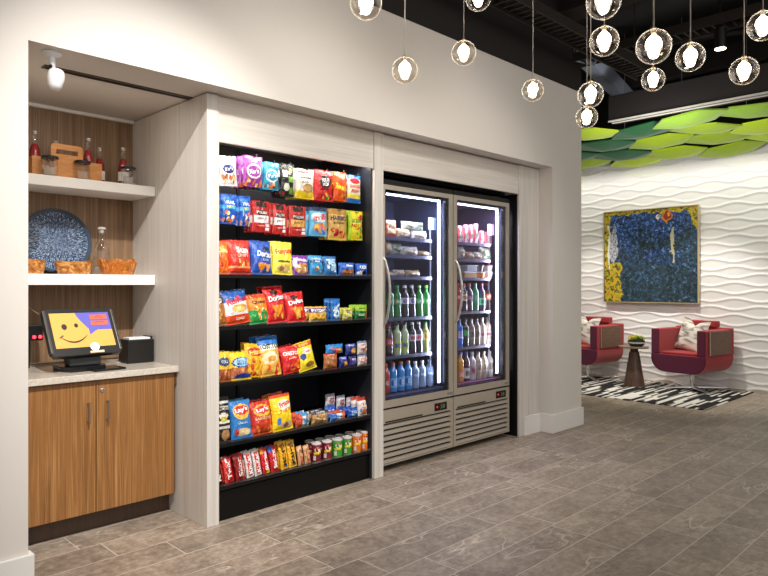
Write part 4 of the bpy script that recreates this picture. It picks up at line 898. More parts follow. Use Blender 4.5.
for n_i, (row, kind, des, x, y, z, w, h, lean, ncop, lab) in enumerate(ITEMS):
    grp = SHORT[row]; nm, cat = NAMES[kind]
    if kind == 'can': o = make_can(w, h, des); step = w*1.02
    elif kind == 'bar': o = make_bar(w*1.05, h*1.03, des, n_i); step = .03
    else:
        base, zo, tx = D[des]
        dp = {'bag': .055 if w < .15 else .07, 'pouch': .03, 'packet': .05, 'box': .028}[kind]
        if row < 3: dp = min(dp, .042)
        o = packet_mesh(nm, None, w*(1.06 if kind == 'bag' else 1), h*(1.03 if kind == 'bag' else 1), dp, base, zo, n_i, tx, flat=kind in ('box',)); step = {'bag': dp*.98, 'pouch': .034, 'packet': .055, 'box': .033}[kind]
        if row < 3: step = max(dp*.95, .036)
    back = 0.
    if kind in ('bar',): back = 8
    elif row >= 3 and kind == 'bag': back = 9
    zoff = .002 + abs(sin(R(lean)))*w*.5
    o.location = (x, y, z + zoff if row > 2 else z); o.rotation_euler = (R(-back), R(lean), R(random.uniform(-4, 4)) if kind != 'can' else 0)
    tag(o, lab, cat, grp)
    if row < 3: hooks.append((x, z+h-.012, y))
    for k in range(1, ncop+1):
        c = copy_tree(o); c.location = (x + (random.uniform(-.006, .006) if row > 2 or kind == 'bar' else -.006*k), y+step*k, o.location[2] + (random.uniform(-.004, .004) if row < 3 else 0))
        c.rotation_euler = (R(-back), R(lean + (random.uniform(-3, 3) if kind == 'bag' else 0)), R(random.uniform(-6, 6)) if kind != 'can' else 0)
        tag(c, '%s one behind the %s' % (('next', 'second', 'third')[k-1], lab), cat, grp)
for x, z, y in hooks:
    mb = MB().tube([(x-GX0, GD-.021, z+.012), (x-GX0, y-GYF-.035, z+.006), (x-GX0, y-GYF-.045, z+.02)], .0028, 6)
    mb.build('peg_hook', mat('#3a3a3c', .3, .7), rack, smooth=True)

# ------------------------------------------------------------------ glass door fridges
FY = 3.50
LEDM = mat('#e6ecff', .4, emit=9., name='cool_led')
def fridge(x0, x1, lab, wall_h, disp, nl):
    W = x1-x0
    o = empty('glass_door_fridge', (x0, FY, 0)); tag(o, lab, 'fridge')
    inn = mat(wall_h, .55)  # tint of each fridge's light put into lining, shelf edges and card colours
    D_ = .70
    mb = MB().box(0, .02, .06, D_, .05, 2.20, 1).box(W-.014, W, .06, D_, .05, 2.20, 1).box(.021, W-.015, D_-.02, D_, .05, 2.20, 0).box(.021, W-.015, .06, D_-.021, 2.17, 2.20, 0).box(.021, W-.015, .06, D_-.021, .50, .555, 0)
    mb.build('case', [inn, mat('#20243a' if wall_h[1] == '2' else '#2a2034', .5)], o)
    MB().box(0, W, .0, .059, 2.185, 2.222).box(0, W, .06, D_, 2.201, 2.222).build('top_cap', BLACK, o)
    MB().box(.0, W, .06, D_, .02, .049).build('foot_rail', BLACK, o)
    for fx in (.06, W-.06):
        for fy in (.12, D_-.08): MB().lathe([(.02, 0), (.02, .006), (.01, .008), (.01, .0195)], n=12).build('foot', BLACK, o, loc=(fx, fy, 0))
    # door: aluminium frame, dark inner border, pane, bowed handle
    d = empty('door', (0, 0, 0)); d.parent = o
    z0, z1 = .485, 2.183; s = .048
    mb = MB().box(0, s, .0, .04, z0, z1).box(W-s, W, .0, .04, z0, z1).box(s, W-s, .0, .04, z1-.036, z1).box(s, W-s, .0, .04, z0, z0+.055)
    mb.build('door_frame', ALU, d, bevel=.0)
    b = .022
    mb = MB().box(s, s+b, .012, .038, z0+.055, z1-.036).box(W-s-b-.012, W-s, .012, .038, z0+.055, z1-.036).box(s+b, W-s-b-.012, .012, .038, z1-.036-b, z1-.036).box(s+b, W-s-b-.012, .012, .038, z0+.055, z0+.055+.008)
    mb.build('gasket_border', BLACKG, d)
    MB().box(s+.004, W-s-.004, .006, .010, z0+.056, z1-.037).build('glass_pane', glass_thin('fridge_glass', '#f4f6ff', .01, .22), d)
    pts = [(.024, -.004 - .05*sin(pi*k/16)**.6 if 0 < k < 16 else -.001, 1.10+.53*k/16) for k in range(17)]
    pts = [(.024 + .02*sin(pi*k/16), y, z) for k, (x, y, z) in enumerate(pts)]
    MB().tube(pts, .010, 12).build('handle', mat('#c9c3ba', .3, .9), d, smooth=True)
    MB().box(W-.075, W-.012, -.004, -.0005, z0+.018, z0+.036).build('maker_plate', mat('#cfc9be', .25, .8), d)
    # LED strips along the right and the top of the opening
    MB().box(W-.114, W-.096, .058, .072, .60, 2.135).build('light_strip', LEDM, o)
    MB().box(.03, W-.118, .058, .072, 2.118, 2.135).build('light_strip', LEDM, o)
    # perforated inner side lining
    mb = MB()
    for k in range(76): mb.box(W-.0195, W-.0165, .085, .13, .60+.02*k, .609+.02*k)
    mb.build('side_ribs', mat('#5a6488', .4), o)
    MB().box(W-.135, W-.125, .135, .145, .56, 1.99).build('shelf_upright', mat('#c8ccd8', .3, .5), o)
    for z in SHF: 
        s_ = MB().box(.022, W-.138, .120, D_-.03, z-.014, z).build('shelf', mat('#5a5c78', .4, .3), o)
        MB().box(.022, W-.138, .114, .1195, z-.018, z+.008).build('shelf_edge', mat('#50526c' if wall_h[1] == '2' else '#584c66', .35, .3), s_)
    MB().box(W-.19, W-.09, .108, .111, 1.885, 1.985) .build('notice_card', mat('#7a90b8' if wall_h[1] == '2' else '#b89ab0', .5), o)
    # lower grille
    mb = MB().box(0, .03, 0, .02, .052, .470).box(W-.03, W, 0, .02, .052, .470).box(.03, W-.03, 0, .02, .368, .470).box(.03, W-.03, 0, .02, .052, .062)
    mb.build('grille_frame', ALU, o)
    MB().box(.031, W-.031, .03, .055, .055, .37).build('grille_recess', BLACK, o)
    n = nl; pit = (.368-.064)/n
    for k in range(n):
        z = .066 + pit*k
        MB().prism([(.0, z), (.004, z), (.022, z+pit*.6), (.018, z+pit*.62), (.0, z+pit*.46)], .031, W-.031, 'x').build('louvre', mat('#bdb3a4', .4, .35), o)
    MB().box(.05, W*.55, -.001, .004, .372, .384).build('vent_slot', BLACK, o)
    p = MB().box(disp, disp+.155, -.003, .004, .385, .448).build('display_panel', mat('#16181a', .2), o)
    MB().lathe([(.010, 0), (.009, .003)], n=16).build('red_button', mat('#e8303a', .3, emit=.4), p, loc=(disp+.03, -.0031, .417), rot=(R(90), 0, 0))
    m = MB(); add_text(m, '38', lambda u, v: (disp+.06+.08*u, -.0042, .395+.042*v), .5, .5, .7, .8, bold=.0); m.build('digits', mat('#6a7a50', .3, emit=.15), p, recalc=False)
    return o
SHF = [round(1.42+(z-1.42)*.992, 3) for z in (1.796, 1.655, 1.481, 1.150, .845)]
fl = fridge(3.465, 4.322, 'left glass door fridge, bluish inside, holding green soda and sports drinks', '#2b3050', .620, 7)
SHF = [round(1.42+(z-1.42)*.992, 3) for z in (1.797, 1.648, 1.479, 1.175, .857)]
fr = fridge(4.332, 5.155, 'right glass door fridge, purplish inside, holding juices and milk drinks', '#6e3a62', .610, 7)
tag(MB().box(5.2215, 5.2275, 3.458, 4.2, 0, 2.27).box(3.435, 5.226, 3.60, 4.2, 2.2725, 2.30).build('alcove_lining', BLACK), 'black lining of the gap at the right of the fridges', 'panel')

BT = {  # bottle: liquid, cap, label colour, label span, label text, text colour, secondary mark
'greensoda': ('#126a2a', '#1e9a50', '#2aa050', (.42, .60), 'SODA', '#f0d0c8', '#d83a2a'),
'greensoda2': ('#1a7a2a', '#1e9a50', '#2a9a48', (.42, .60), 'LEMON', '#e8f0d8', '#d83a2a'),
'cola': ('#1a1216', '#c8ccd0', '#e8e8ec', (.44, .62), None, '#1f48a8', '#2a4ab0'),
'greensoda3': ('#1c842c', '#7ad040', '#3aa858', (.42, .60), 'LIME', '#e8f4e0', None),
'redcola': ('#38141a', '#d02028', '#c8283a', (.36, .58), 'COLA', '#f0d8dc', None),
'lemonade': ('#b8c890', '#3a3c40', '#c8d040', (.2, .45), 'LEMON', '#2a68b0', '#3a78b8'),
'dietcola': ('#241a1c', '#d0d0d2', '#c8ccd0', (.42, .62), 'DIET', '#c81e28', '#c82030'),
'gingerale': ('#a0a858', '#18a050', '#d8d06a', (.42, .68), 'ALE', '#b83020', None),
'sportred': ('#b82a1c', '#e8641a', '#c83a24', (.2, .5), 'G', '#ffffff', None),
'sportblue': ('#2a88c8', '#ee6a18', '#7ab8e0', (.15, .48), 'G', '#f4faff', '#1c5a98'),
'water': ('#8aa0b8', '#e8eef4', '#8098b8', (.4, .62), 'water', '#e8f0f8', None),
'rpunch': ('#a8202a', '#e02a2a', '#d83a30', (.42, .62), 'RED', '#ffe0e0', None),
'rorange': ('#2a2024', '#e8601e', '#e0cc98', (.40, .62), 'TEA', '#3a2020', '#e88a2a'),
'rgrape': ('#4a1c3c', '#d84a6a', '#6a2048', (.38, .6), 'GRAPE', '#f0d0e8', None),
'rgreen': ('#1aa068', '#3a9a90', '#28b878', (.3, .66), 'JUICE', '#e8fff0', None),
'rviolet': ('#5a2a6a', '#b82a3a', '#a8d8c8', (.22, .48), 'MINT', '#2a7a5a', '#d83a4a'),
'rredor': ('#3a1c20', '#e8343a', '#ea6a28', (.4, .62), 'ICE', '#ffffff', None),
'canblue': ('#2a6ac8', '#20242c', '#2a70d0', (.2, .7), 'BLUE', '#f0f4ff', '#c83040'),
'blackgreenb': ('#101412', '#24282a', '#1a2420', (.3, .7), 'M', '#4ad060', '#3ac860'),
'coffee': ('#8a7a68', '#3a3430', '#a89a80', (.25, .62), 'COFFEE', '#4a3a2a', None),
'shake': ('#cdbfa8', '#b8aca0', '#d8ccc0', (.3, .5), 'SHAKE', '#8a3050', '#c86a80'),
'juiceorange': ('#e8a02a', '#3a4ac8', '#e88a4a', (.1, .42), 'ORANGE', '#fff8e0', '#d84a2a'),
'juicered': ('#5a2a2a', '#3a4ad0', '#e0e8e0', (.1, .45), 'APPLE', '#2a8a5a', '#d8343a'),
'milkpink': ('#d8d0c8', '#e8e4e0', '#c8a0a8', (.2, .5), 'MILK', '#a82a48', None),
'coffeelight': ('#bcae94', '#7a7068', '#cabca4', (.25, .6), 'LATTE', '#5a4a38', None),
'creamb': ('#cfc4ac', '#c8bca4', '#d8cdb8', (.2, .7), 'CREAM', '#8a7a60', None),
}
protos = {}
def make_bottle(des, h):
    liq, cap, lc, (l0, l1), txt, tc_, mark = BT[des]
    r = .0335 if des not in ('creamb', 'shake', 'coffee', 'coffeelight') else .034
    p = bottle_profile(r, h, .24, .42, .10)
    k = 'bottle'
    o = MB().lathe(p, n=26).build('drink_bottle', mat(liq, .12, coat=.6, spec=.7), None, smooth=True)
    cr = r*.46
    MB().lathe([(cr, 0), (cr, h*.07), (cr*.9, h*.08)], n=20).build('cap', mat(cap, .3), o, loc=(0, 0, h*.925), smooth=True)
    lr = r + .0008
    lb = MB().lathe([(lr, h*l0), (lr, h*l1)], n=26, cap=False).build('wrap_label', mat(lc, .35), o, smooth=True)
    def cyl(u, v, off=.0012):
        a = R(-118) + (u-.5)*2.2
        return ((lr+off)*cos(a), (lr+off)*sin(a), h*(l0+(l1-l0)*v))
    if mark:
        n = 20; cx = .32 if txt else .5
        MB().add([cyl(cx+(.13 if txt else .2)*cos(2*pi*k/n), .5+(.3 if txt else .42)*sin(2*pi*k/n)) for k in range(n)], [tuple(range(n))]).build('round_mark', mat(mark, .35), lb, recalc=False)
        if not txt:
            MB().add([cyl(cx+.18*cos(pi*k/n), .52+.36*sin(pi*k/n), .002) for k in range(n+1)], [tuple(range(n+1))]).build('red_half', mat('#d8283a', .35), lb, recalc=False)
    if txt:
        m = MB(); add_text(m, txt, lambda u, v: cyl(u, v, .002), .56, .5, min(.62, .16*len(txt)+.1), .5, 0, asp=1.6, bold=.03)
        m.build('lettering', mat(tc_, .35), lb, recalc=False)
    return o
for kind, des, x, y, z, h, lab, grp in BOTTLES:
    h = min(h, .265)
    if des not in protos: o = protos[des] = make_bottle(des, h)
    else: o = copy_tree(protos[des])
    o.location = (x, y, z+.001); tag(o, lab, 'bottle', grp)
    o.rotation_euler = (0, 0, R(random.uniform(-10, 10)))
# a second rank of caps and shoulders that shows between the front bottles
for i, x in enumerate((3.74, 3.815, 3.89, 3.97)):
    o = copy_tree(protos['lemonade' if i < 2 else 'dietcola']); o.location = (x, 3.76, SHF_L5 + .001)
    tag(o, ('bottle in the back rank behind the cherry cola', 'bottle in the back rank behind the lemonades', 'diet cola bottle in the back rank, behind the second lemonade', 'diet cola bottle in the back rank, behind the front pair')[i] + ' in the left fridge', 'bottle', 'mixed bottles on the fifth shelf of the left fridge')
for k, des, x, y, z, w, h, lab, grp in FOODS:
    y += .01 if k == 'wrap' else 0
    if x + w/2 > 5.132: x = 5.132 - w/2
    if k == 'tub':
        cc = {'tubsnack': ('#c8a070', '#e4e6ea'), 'tubclear': ('#b8bcc4', '#e4e6ea'), 'tuborange': ('#e8962a', '#d8dadc'), 'tubdark': ('#4a4044', '#26262a'), 'tubwhite': ('#e6e2e4', '#d8d0d4'), 'tubred': ('#e2dcde', '#c02838')}[des]
        r = w/2
        if w > .13:
            o = MB().prism([(-w*.46, -.045), (w*.46, -.045), (w*.46, .045), (-w*.46, .045)], 0, h-.008).build('food_tub', mat(cc[0], .3), None, bevel=.006)
            MB().box(-w*.48, w*.48, -.05, .05, h-.0078, h).build('lid', mat(cc[1], .2), o, bevel=.002)
        else:
            o = MB().lathe([(r*.74, 0), (r*.95, h-.008)], n=24).build('food_tub', mat(cc[0], .3), None, smooth=True)
            MB().lathe([(r, 0), (r, .005), (r*.9, .0075)], n=24).build('lid', mat(cc[1], .2), o, loc=(0, 0, h-.0078), smooth=True)
        o.location = (x, y, z+.001); cat = 'tub'
    else:
        base, zo, tx = D[des]
        nm = {'wrap': 'wrapped_sandwich', 'bag': 'food_packet', 'packet': 'meal_carton'}[k]
        o = packet_mesh(nm, None, w, h, {'wrap': .09, 'bag': .035, 'packet': .05}[k], base, zo, int(x*1000), tx, flat=(k == 'packet'))
        o.location = (x, y, z+.002); cat = {'wrap': 'sandwich', 'bag': 'food packet', 'packet': 'carton'}[k]
    tag(o, lab, cat, grp)
# stacked pieces on the snack rack
for kind, des, x, y, z, w, h, lab in [(a[1], a[2], a[3], a[4], a[5], a[6], a[7], a[10]) for a in STACKED]:
    base, zo, tx = D[des]
    o = packet_mesh('snack_packet', None, w, h, .05, base, zo, int(x*999), tx); o.location = (x, y, z+.001)
    tag(o, lab, 'snack packet', 'packets stacked at the right of the rack shelves')

# ------------------------------------------------------------------ lounge corner
# rug with broken stripes running towards the wall
t = NT('black_white_striped_rug'); tc = t.n('ShaderNodeTexCoord'); sp = t.n('ShaderNodeSeparateXYZ'); t.l(tc.outputs['Object'], sp.inputs[0])
row = t.math('FLOOR', t.math('DIVIDE', sp.outputs[1], .034))
wn = t.n('ShaderNodeTexWhiteNoise', noise_dimensions='1D'); t.l(row, wn.inputs['W'])
seg = t.math('FLOOR', t.math('ADD', t.math('MULTIPLY', sp.outputs[0], 2.6), t.math('MULTIPLY', wn.outputs[0], 7.)))
cb = t.n('ShaderNodeCombineXYZ'); t.l(row, cb.inputs[0]); t.l(seg, cb.inputs[1])
w2 = t.n('ShaderNodeTexWhiteNoise', noise_dimensions='2D'); t.l(cb.outputs[0], w2.inputs['Vector'])
t.l(t.ramp(w2.outputs[0], [(0., '#0b0b0c'), (.56, '#e6e2da'), (.90, '#8a857c')], 'CONSTANT'), t.b.inputs['Base Color']); t.b.inputs['Roughness'].default_value = .95
rnd = random.Random(4)
mb = MB(); x0, x1, y0, y1 = 7.80, 9.56, 2.66, 5.4
edge = []
n = int((y1-y0)/.042)
left = [(x0 + rnd.choice((0, .0, .03)), y0+.042*i) for i in range(n+1)]; right = [(x1 - rnd.choice((0, .06, .12, .2)), y0+.042*i) for i in range(n+1)]
for i in range(n):
    mb.box(left[i][0], right[i][0], y0+.042*i, y0+.042*(i+1), .0005, .009)
rg = mb.build('striped_rug', t.m, recalc=False); tag(rg, 'black and white broken striped rug under the burgundy chairs', 'rug')

BURG = mat('#5d1830', .85, spec=.25, name='burgundy_wool'); 
def fabric(name, h, h2):
    t = NT(name); tc = t.n('ShaderNodeTexCoord'); ns = t.n('ShaderNodeTexNoise', i_Scale=300., i_Detail=2.); t.l(tc.outputs['Object'], ns.inputs['Vector'])
    t.l(t.ramp(ns.outputs[0], [(.4, h), (.6, h2)]), t.b.inputs['Base Color']); t.b.inputs['Roughness'].default_value = .9; t.b.inputs['Specular IOR Level'].default_value = .2
    t.b.inputs['Sheen Weight'].default_value = .25
    return t.m
BURG = fabric('burgundy_wool', '#52142f', '#601a38'); RED = fabric('brick_red_wool', '#98252c', '#aa3034')
ARMW = wood('walnut_arm_panel', ('#4a3022', '#6a4a34', '#866248'), (4, 26, 26), .45, 2.5, .4, .6)
def tub_chair(x, y, rz, lab):
    # local: faces -x, width along y
    o = empty('lounge_chair', (x, y, .009), (0, 0, rz)); tag(o, lab, 'chair', 'burgundy swivel lounge chairs')
    W, Dp = .78, .72; xf, xb = -Dp/2, Dp/2
    # cradle: flat bottom with big rounded lower corners
    zb, zs, rc = .235, .475, .19
    def rounded(w2, zb, zs, rc, n=10):
        pts = [(w2, zs)]
        for k in range(n+1):
            a = -k*pi/2/n; pts.append((w2-rc+rc*cos(a), zb+rc+rc*sin(a)))
        for k in range(n+1):
            a = -pi/2-k*pi/2/n; pts.append((-w2+rc+rc*cos(a), zb+rc+rc*sin(a)))
        pts.append((-w2, zs)); return pts
    prof = rounded(W/2, zb, zs, rc)
    n = len(prof)
    v = [(xf, a, b) for a, b in prof] + [(xb, a*.97, b) for a, b in prof]
    f = [tuple(range(n)), tuple(range(2*n-1, n-1, -1))] + [(i, n+i, n+(i+1) % n, (i+1) % n) for i in range(n)]
    ms = [0, 0] + [1]*n
    MB().add(v, f, ms).build('seat_cradle', [BURG, RED], o, bevel=.012)
    MB().box(xf+.02, xb-.16, -W/2+.135, W/2-.135, zs+.0005, zs+.035, 1).build('seat_cushion', [BURG, RED], o, bevel=.012)
    for s in (-1, 1):
        a, b = sorted((s*(W/2-.003), s*(W/2-.125)))
        mb = MB().box(xf, xb-.125, a, b, zs+.001, .815); mb.m = [0, 1, 1, 1, 1, 1]
        mm = mb.m
        # the front end is the darker wool, sides and top are brick red
        mb.build('armrest', [BURG, RED], o, bevel=.014)
        a, b = sorted((s*(W/2+.001), s*(W/2+.016)))
        MB().box(xf+.09, xb-.12, a, b, zs+.02, .80).build('side_panel', ARMW, o, bevel=.003)
        MB().box(xf+.072, xf+.088, a, b, zs+.02, .80).build('side_trim', STEEL, o)
    mb = MB().box(xb-.122, xb, -W/2+.002, W/2-.002, zs+.001, .83, 1); mb.build('backrest', [BURG, RED], o, bevel=.016)
    mb = MB().box(xb-.14, xb-.02, -W/2+.18, W/2-.18, .831, .92, 1); mb.build('headrest', [BURG, RED], o, bevel=.016)
    MB().lathe([(.13, .222), (.13, .2345)], n=24).lathe([(.030, .03), (.030, .222)], n=20).build('pedestal', CHROME, o, smooth=True)
    for k in range(4):
        a = R(45 + 90*k) - rz
        mb = MB(); c, s = cos(a), sin(a)
        def q(r, w, z): return (r*c - w*s, r*s + w*c, z)
        v = [q(.02, -.036, .010), q(.02, .036, .010), q(.46, .026, .003), q(.46, -.026, .003), q(.02, -.032, .036), q(.02, .032, .036), q(.46, .022, .018), q(.46, -.022, .018)]
        mb.add(v, [(3, 2, 1, 0), (4, 5, 6, 7), (0, 1, 5, 4), (1, 2, 6, 5), (2, 3, 7, 6), (3, 0, 4, 7)]).build('leg', CHROME, o, bevel=.003)
    return o
tub_chair(9.30, 3.35, R(-10), 'burgundy and red swivel chair in full view at the right, on the striped rug')
tub_chair(9.26, 4.86, R(-6), 'burgundy and red swivel chair partly hidden by the white wall end')
t = NT('marbled_cushion_fabric'); tc = t.n('ShaderNodeTexCoord'); mp = t.n('ShaderNodeMapping'); mp.inputs['Scale'].default_value = (4, 3, 11); mp.inputs['Rotation'].default_value = (.5, 0, .0)
t.l(tc.outputs['Object'], mp.inputs[0]); ns = t.n('ShaderNodeTexNoise', i_Scale=1., i_Detail=5., i_Distortion=1.6); t.l(mp.outputs[0], ns.inputs['Vector'])
t.l(t.ramp(ns.outputs[0], [(.36, '#6a6560'), (.45, '#a8a098'), (.52, '#d8d0c4'), (.66, '#ece6dc')]), t.b.inputs['Base Color']); t.b.inputs['Roughness'].default_value = .85
CUSH = t.m
def cushion(x, y, rz, lab):
    S = .46
    def fn(u, v, s):
        a, b = 2*u-1, 2*v-1
        e = max(0, (1-a*a)*(1-b*b))**.5
        px = a*S/2*(1-.07*(1-b*b)); pz = b*S/2*(1-.07*(1-a*a))
        # chopped dent in the top edge
        pz -= .085*math.exp(-(a/.32)**2)*max(0, b)**1.5
        return (s*.075*e*(1-.3*math.exp(-(a/.2)**2)*max(0, b)), px, pz)
    mb = MB().grid(lambda u, v: fn(u, v, -1), 24, 24).grid(lambda u, v: fn(1-u, v, 1), 24, 24)
    o = mb.build('throw_pillow', CUSH, loc=(x, y, .735), rot=(R(8), R(17), rz), smooth=False, recalc=False)
    o.data.polygons.foreach_set('use_smooth', [True]*len(o.data.polygons))
    tag(o, lab, 'cushion', 'marbled throw pillows')
cushion(9.33, 3.36, R(-22), 'grey and cream marbled throw pillow on the fully visible chair')
cushion(9.29, 4.92, R(-14), 'grey and cream marbled throw pillow on the chair cut off by the wall')
# side table
o = empty('side_table', (8.99, 4.02, .009)); tag(o, 'small walnut side table with a conical base between the two chairs', 'table')
CONE = wood('walnut_cone', ('#3d2a20', '#5c4234', '#7a5c48'), (22, 22, 2.5), .4, 2., .4, .6)
MB().lathe([(.142, 0), (.140, .012), (.066, .47)], n=40).build('cone_base', CONE, o, smooth=True)
MB().lathe([(.058, .4705), (.052, .478), (.052, .515), (.07, .53)], n=32).build('neck', mat('#3a2b22', .4), o, smooth=True)
MB().prism([(.20*cos(R(a))*(1+.06*cos(3*R(a))), .20*sin(R(a))*(1+.06*cos(3*R(a)))) for a in range(0, 360, 6)], .5305, .555).build('table_top', wood('walnut_top', ('#6a5240', '#8a705a', '#a88e76'), (4, 24, 24), .35, 2., .4, .6), o, bevel=.004)
o = empty('potted_succulent', (8.97, 3.98, .5645)); tag(o, 'small dark patterned bowl of yellow green succulents on the side table', 'plant')
MB().lathe([(.075, 0), (.105, .025), (.115, .06), (.108, .085), (.098, .085), (.09, .06), (.02, .055)], n=32).build('pot', mat('#2a2a2e', .35), o, smooth=True)
MB().lathe([(.1165, .045), (.1165, .062)], n=32, cap=False).build('pale_band', mat('#c8c4bc', .5), o, smooth=True)
rnd = random.Random(3)
for i, (a, rr, s, hc) in enumerate(((0, 0, .075, '#c8c83a'), (70, .06, .06, '#9ab83a'), (150, .065, .06, '#d8c848'), (230, .06, .055, '#5a8a3a'), (300, .065, .06, '#b8b83a'), (20, .075, .05, '#6a9a40'))):
    mb = MB(); cx, cy = rr*cos(R(a)), rr*sin(R(a))
    for k in range(16):
        b = k*2.4; el = .35 + k/16*1.1; L = s*(1.5-.6*k/16)
        dx, dy, dz = cos(b)*cos(el), sin(b)*cos(el), sin(el)
        d = Vector((dx, dy, dz)); side = Vector((-sin(b), cos(b), 0)); up = side.cross(d)
        base = Vector((cx, cy, .082 + .02*k/16))
        p = [base, base+d*L*.5+side*L*.17+up*L*-.05, base+d*L, base+d*L*.5-side*L*.17+up*L*-.05, base+d*L*.45+up*L*.12, base+d*L*.45-up*L*.12]
        mb.add(p, [(0, 1, 4), (1, 2, 4), (2, 3, 4), (3, 0, 4), (1, 0, 5), (2, 1, 5), (3, 2, 5), (0, 3, 5)])
    mb.build('succulent_rosette', mat(hc, .5), o)
MB().lathe([(.095, 0), (.06, .01), (.01, .014)], n=24).build('soil', mat('#2a2018', .9), o, loc=(0, 0, .0655))

# abstract painting: mostly deep blue speckle, yellow green edges, a few marks
def painting():
    t = NT('abstract_paint'); tc = t.n('ShaderNodeTexCoord'); sp = t.n('ShaderNodeSeparateXYZ'); t.l(tc.outputs['Object'], sp.inputs[0])
    # object space: y 0..W (0 = right in the picture), z 0..H
    W, H = 1.385, 1.37
    wa = t.n('ShaderNodeTexNoise', i_Scale=7., i_Detail=5.); t.l(tc.outputs['Object'], wa.inputs['Vector']); ws = t.n('ShaderNodeSeparateColor'); t.l(wa.outputs['Color'], ws.inputs[0])
    U = t.math('ADD', t.math('SUBTRACT', 1., t.math('DIVIDE', sp.outputs[1], W)), t.math('MULTIPLY', t.math('SUBTRACT', ws.outputs[0], .5), .10))
    V = t.math('ADD', t.math('DIVIDE', sp.outputs[2], H), t.math('MULTIPLY', t.math('SUBTRACT', ws.outputs[1], .5), .12))
    def nz(s, d=5., di=0., r=.6, off=0.):
        n = t.n('ShaderNodeTexNoise', i_Scale=s, i_Detail=d, i_Distortion=di, i_Roughness=r)
        m = t.n('ShaderNodeMapping'); m.inputs['Location'].default_value = (off, off, off); t.l(tc.outputs['Object'], m.inputs[0]); t.l(m.outputs[0], n.inputs['Vector']); return n.outputs[0]
    sp1 = nz(20., 8., .6, .78); big = nz(2.2, 4., 1., .6, 3.)
    blue = t.ramp(sp1, [(.40, '#070d16'), (.46, '#14243c'), (.51, '#24467e'), (.57, '#3566b4'), (.64, '#a8bccc')])
    dark = t.ramp(sp1, [(.40, '#080c0e'), (.47, '#1a2c30'), (.54, '#24404c'), (.59, '#2f5484'), (.66, '#98a8a8')])
    fac = t.math('MULTIPLY', t.math('SUBTRACT', t.math('ADD', big, t.math('MULTIPLY', V, .5)), .72), 5., clamp=True)
    c = t.mix(fac, dark, blue)
    ed = nz(7., 4., .5, .6, 7.)
    yel = t.ramp(nz(16., 4., 1., .7, 5.), [(.38, '#2e3a16'), (.46, '#6f7020'), (.54, '#cdb324'), (.66, '#cf8228')])
    def band(edge, w, k=.12): # 1 where edge + noise < w
        return t.math('LESS_THAN', t.math('ADD', edge, t.math('MULTIPLY', t.math('SUBTRACT', ed, .5), k)), w)
    lft = t.math('MAXIMUM', band(U, .07), t.math('MULTIPLY', band(U, .19, .15), t.math('LESS_THAN', V, .44)))
    top = band(t.math('SUBTRACT', 1., V), .035, .06)
    rgt = t.math('MULTIPLY', band(t.math('ADD', t.math('SUBTRACT', 1., U), t.math('MULTIPLY', t.math('SUBTRACT', 1., V), .42)), .115, .05), 1.)
    c = t.mix(t.math('MAXIMUM', t.math('MAXIMUM', lft, top), rgt), c, yel)
    def blob(u, v, ru, rv, col, k=.35, ring=None):
        a = t.math('POWER', t.math('DIVIDE', t.math('SUBTRACT', U, u), ru), 2.); b = t.math('POWER', t.math('DIVIDE', t.math('SUBTRACT', V, v), rv), 2.)
        q = t.math('ADD', t.math('ADD', a, b), t.math('MULTIPLY', t.math('SUBTRACT', ed, .5), k))
        return t.mix(t.math('LESS_THAN', q, 1.), c, col)
    c = blob(.105, .64, .052, .19, t.ramp(nz(40., 3., 0., .7, 2.), [(.42, '#6a6a78'), (.6, '#c8c8d0')]), 2.5)
    c = blob(.05, .60, .012, .24, '#d8dcc8', 3.)
    c = blob(.745, .62, .022, .15, '#b8b088', 4.)
    c = blob(.60, .91, .022, .03, '#d8d0c8'); c = blob(.605, .915, .010, .014, '#b83020')
    c = blob(.70, .92, .055, .072, '#c87a1e', 1.6); c = blob(.70, .92, .042, .055, '#8a2a12', 1.6); c = blob(.71, .93, .014, .034, '#e0a040', 1.2)
    t.l(c, t.b.inputs['Base Color']); t.b.inputs['Roughness'].default_value = .5
    o = empty('abstract_painting', (9.66, 3.405, 1.17), (0, 0, 0)); tag(o, 'large square abstract painting in blue and yellow with a thin pale frame', 'painting')
    MB().box(0, .03, .0, W, 0, H).build('canvas', t.m, o)
    g = .012; mb = MB()
    mb.box(-.012, .045, -.004-g, -.004, -.016, H+.016).box(-.012, .045, W+.004, W+.004+g, -.016, H+.016).box(-.012, .045, -.004, W+.004, -.016, -.004).box(-.012, .045, -.004, W+.004, H+.004, H+.016)
    mb.build('frame', mat('#cdb98e', .35, .5), o)
    MB().box(.032, .044, -.004, W+.004, -.004, H+.004).build('backing', BLACK, o)
painting()

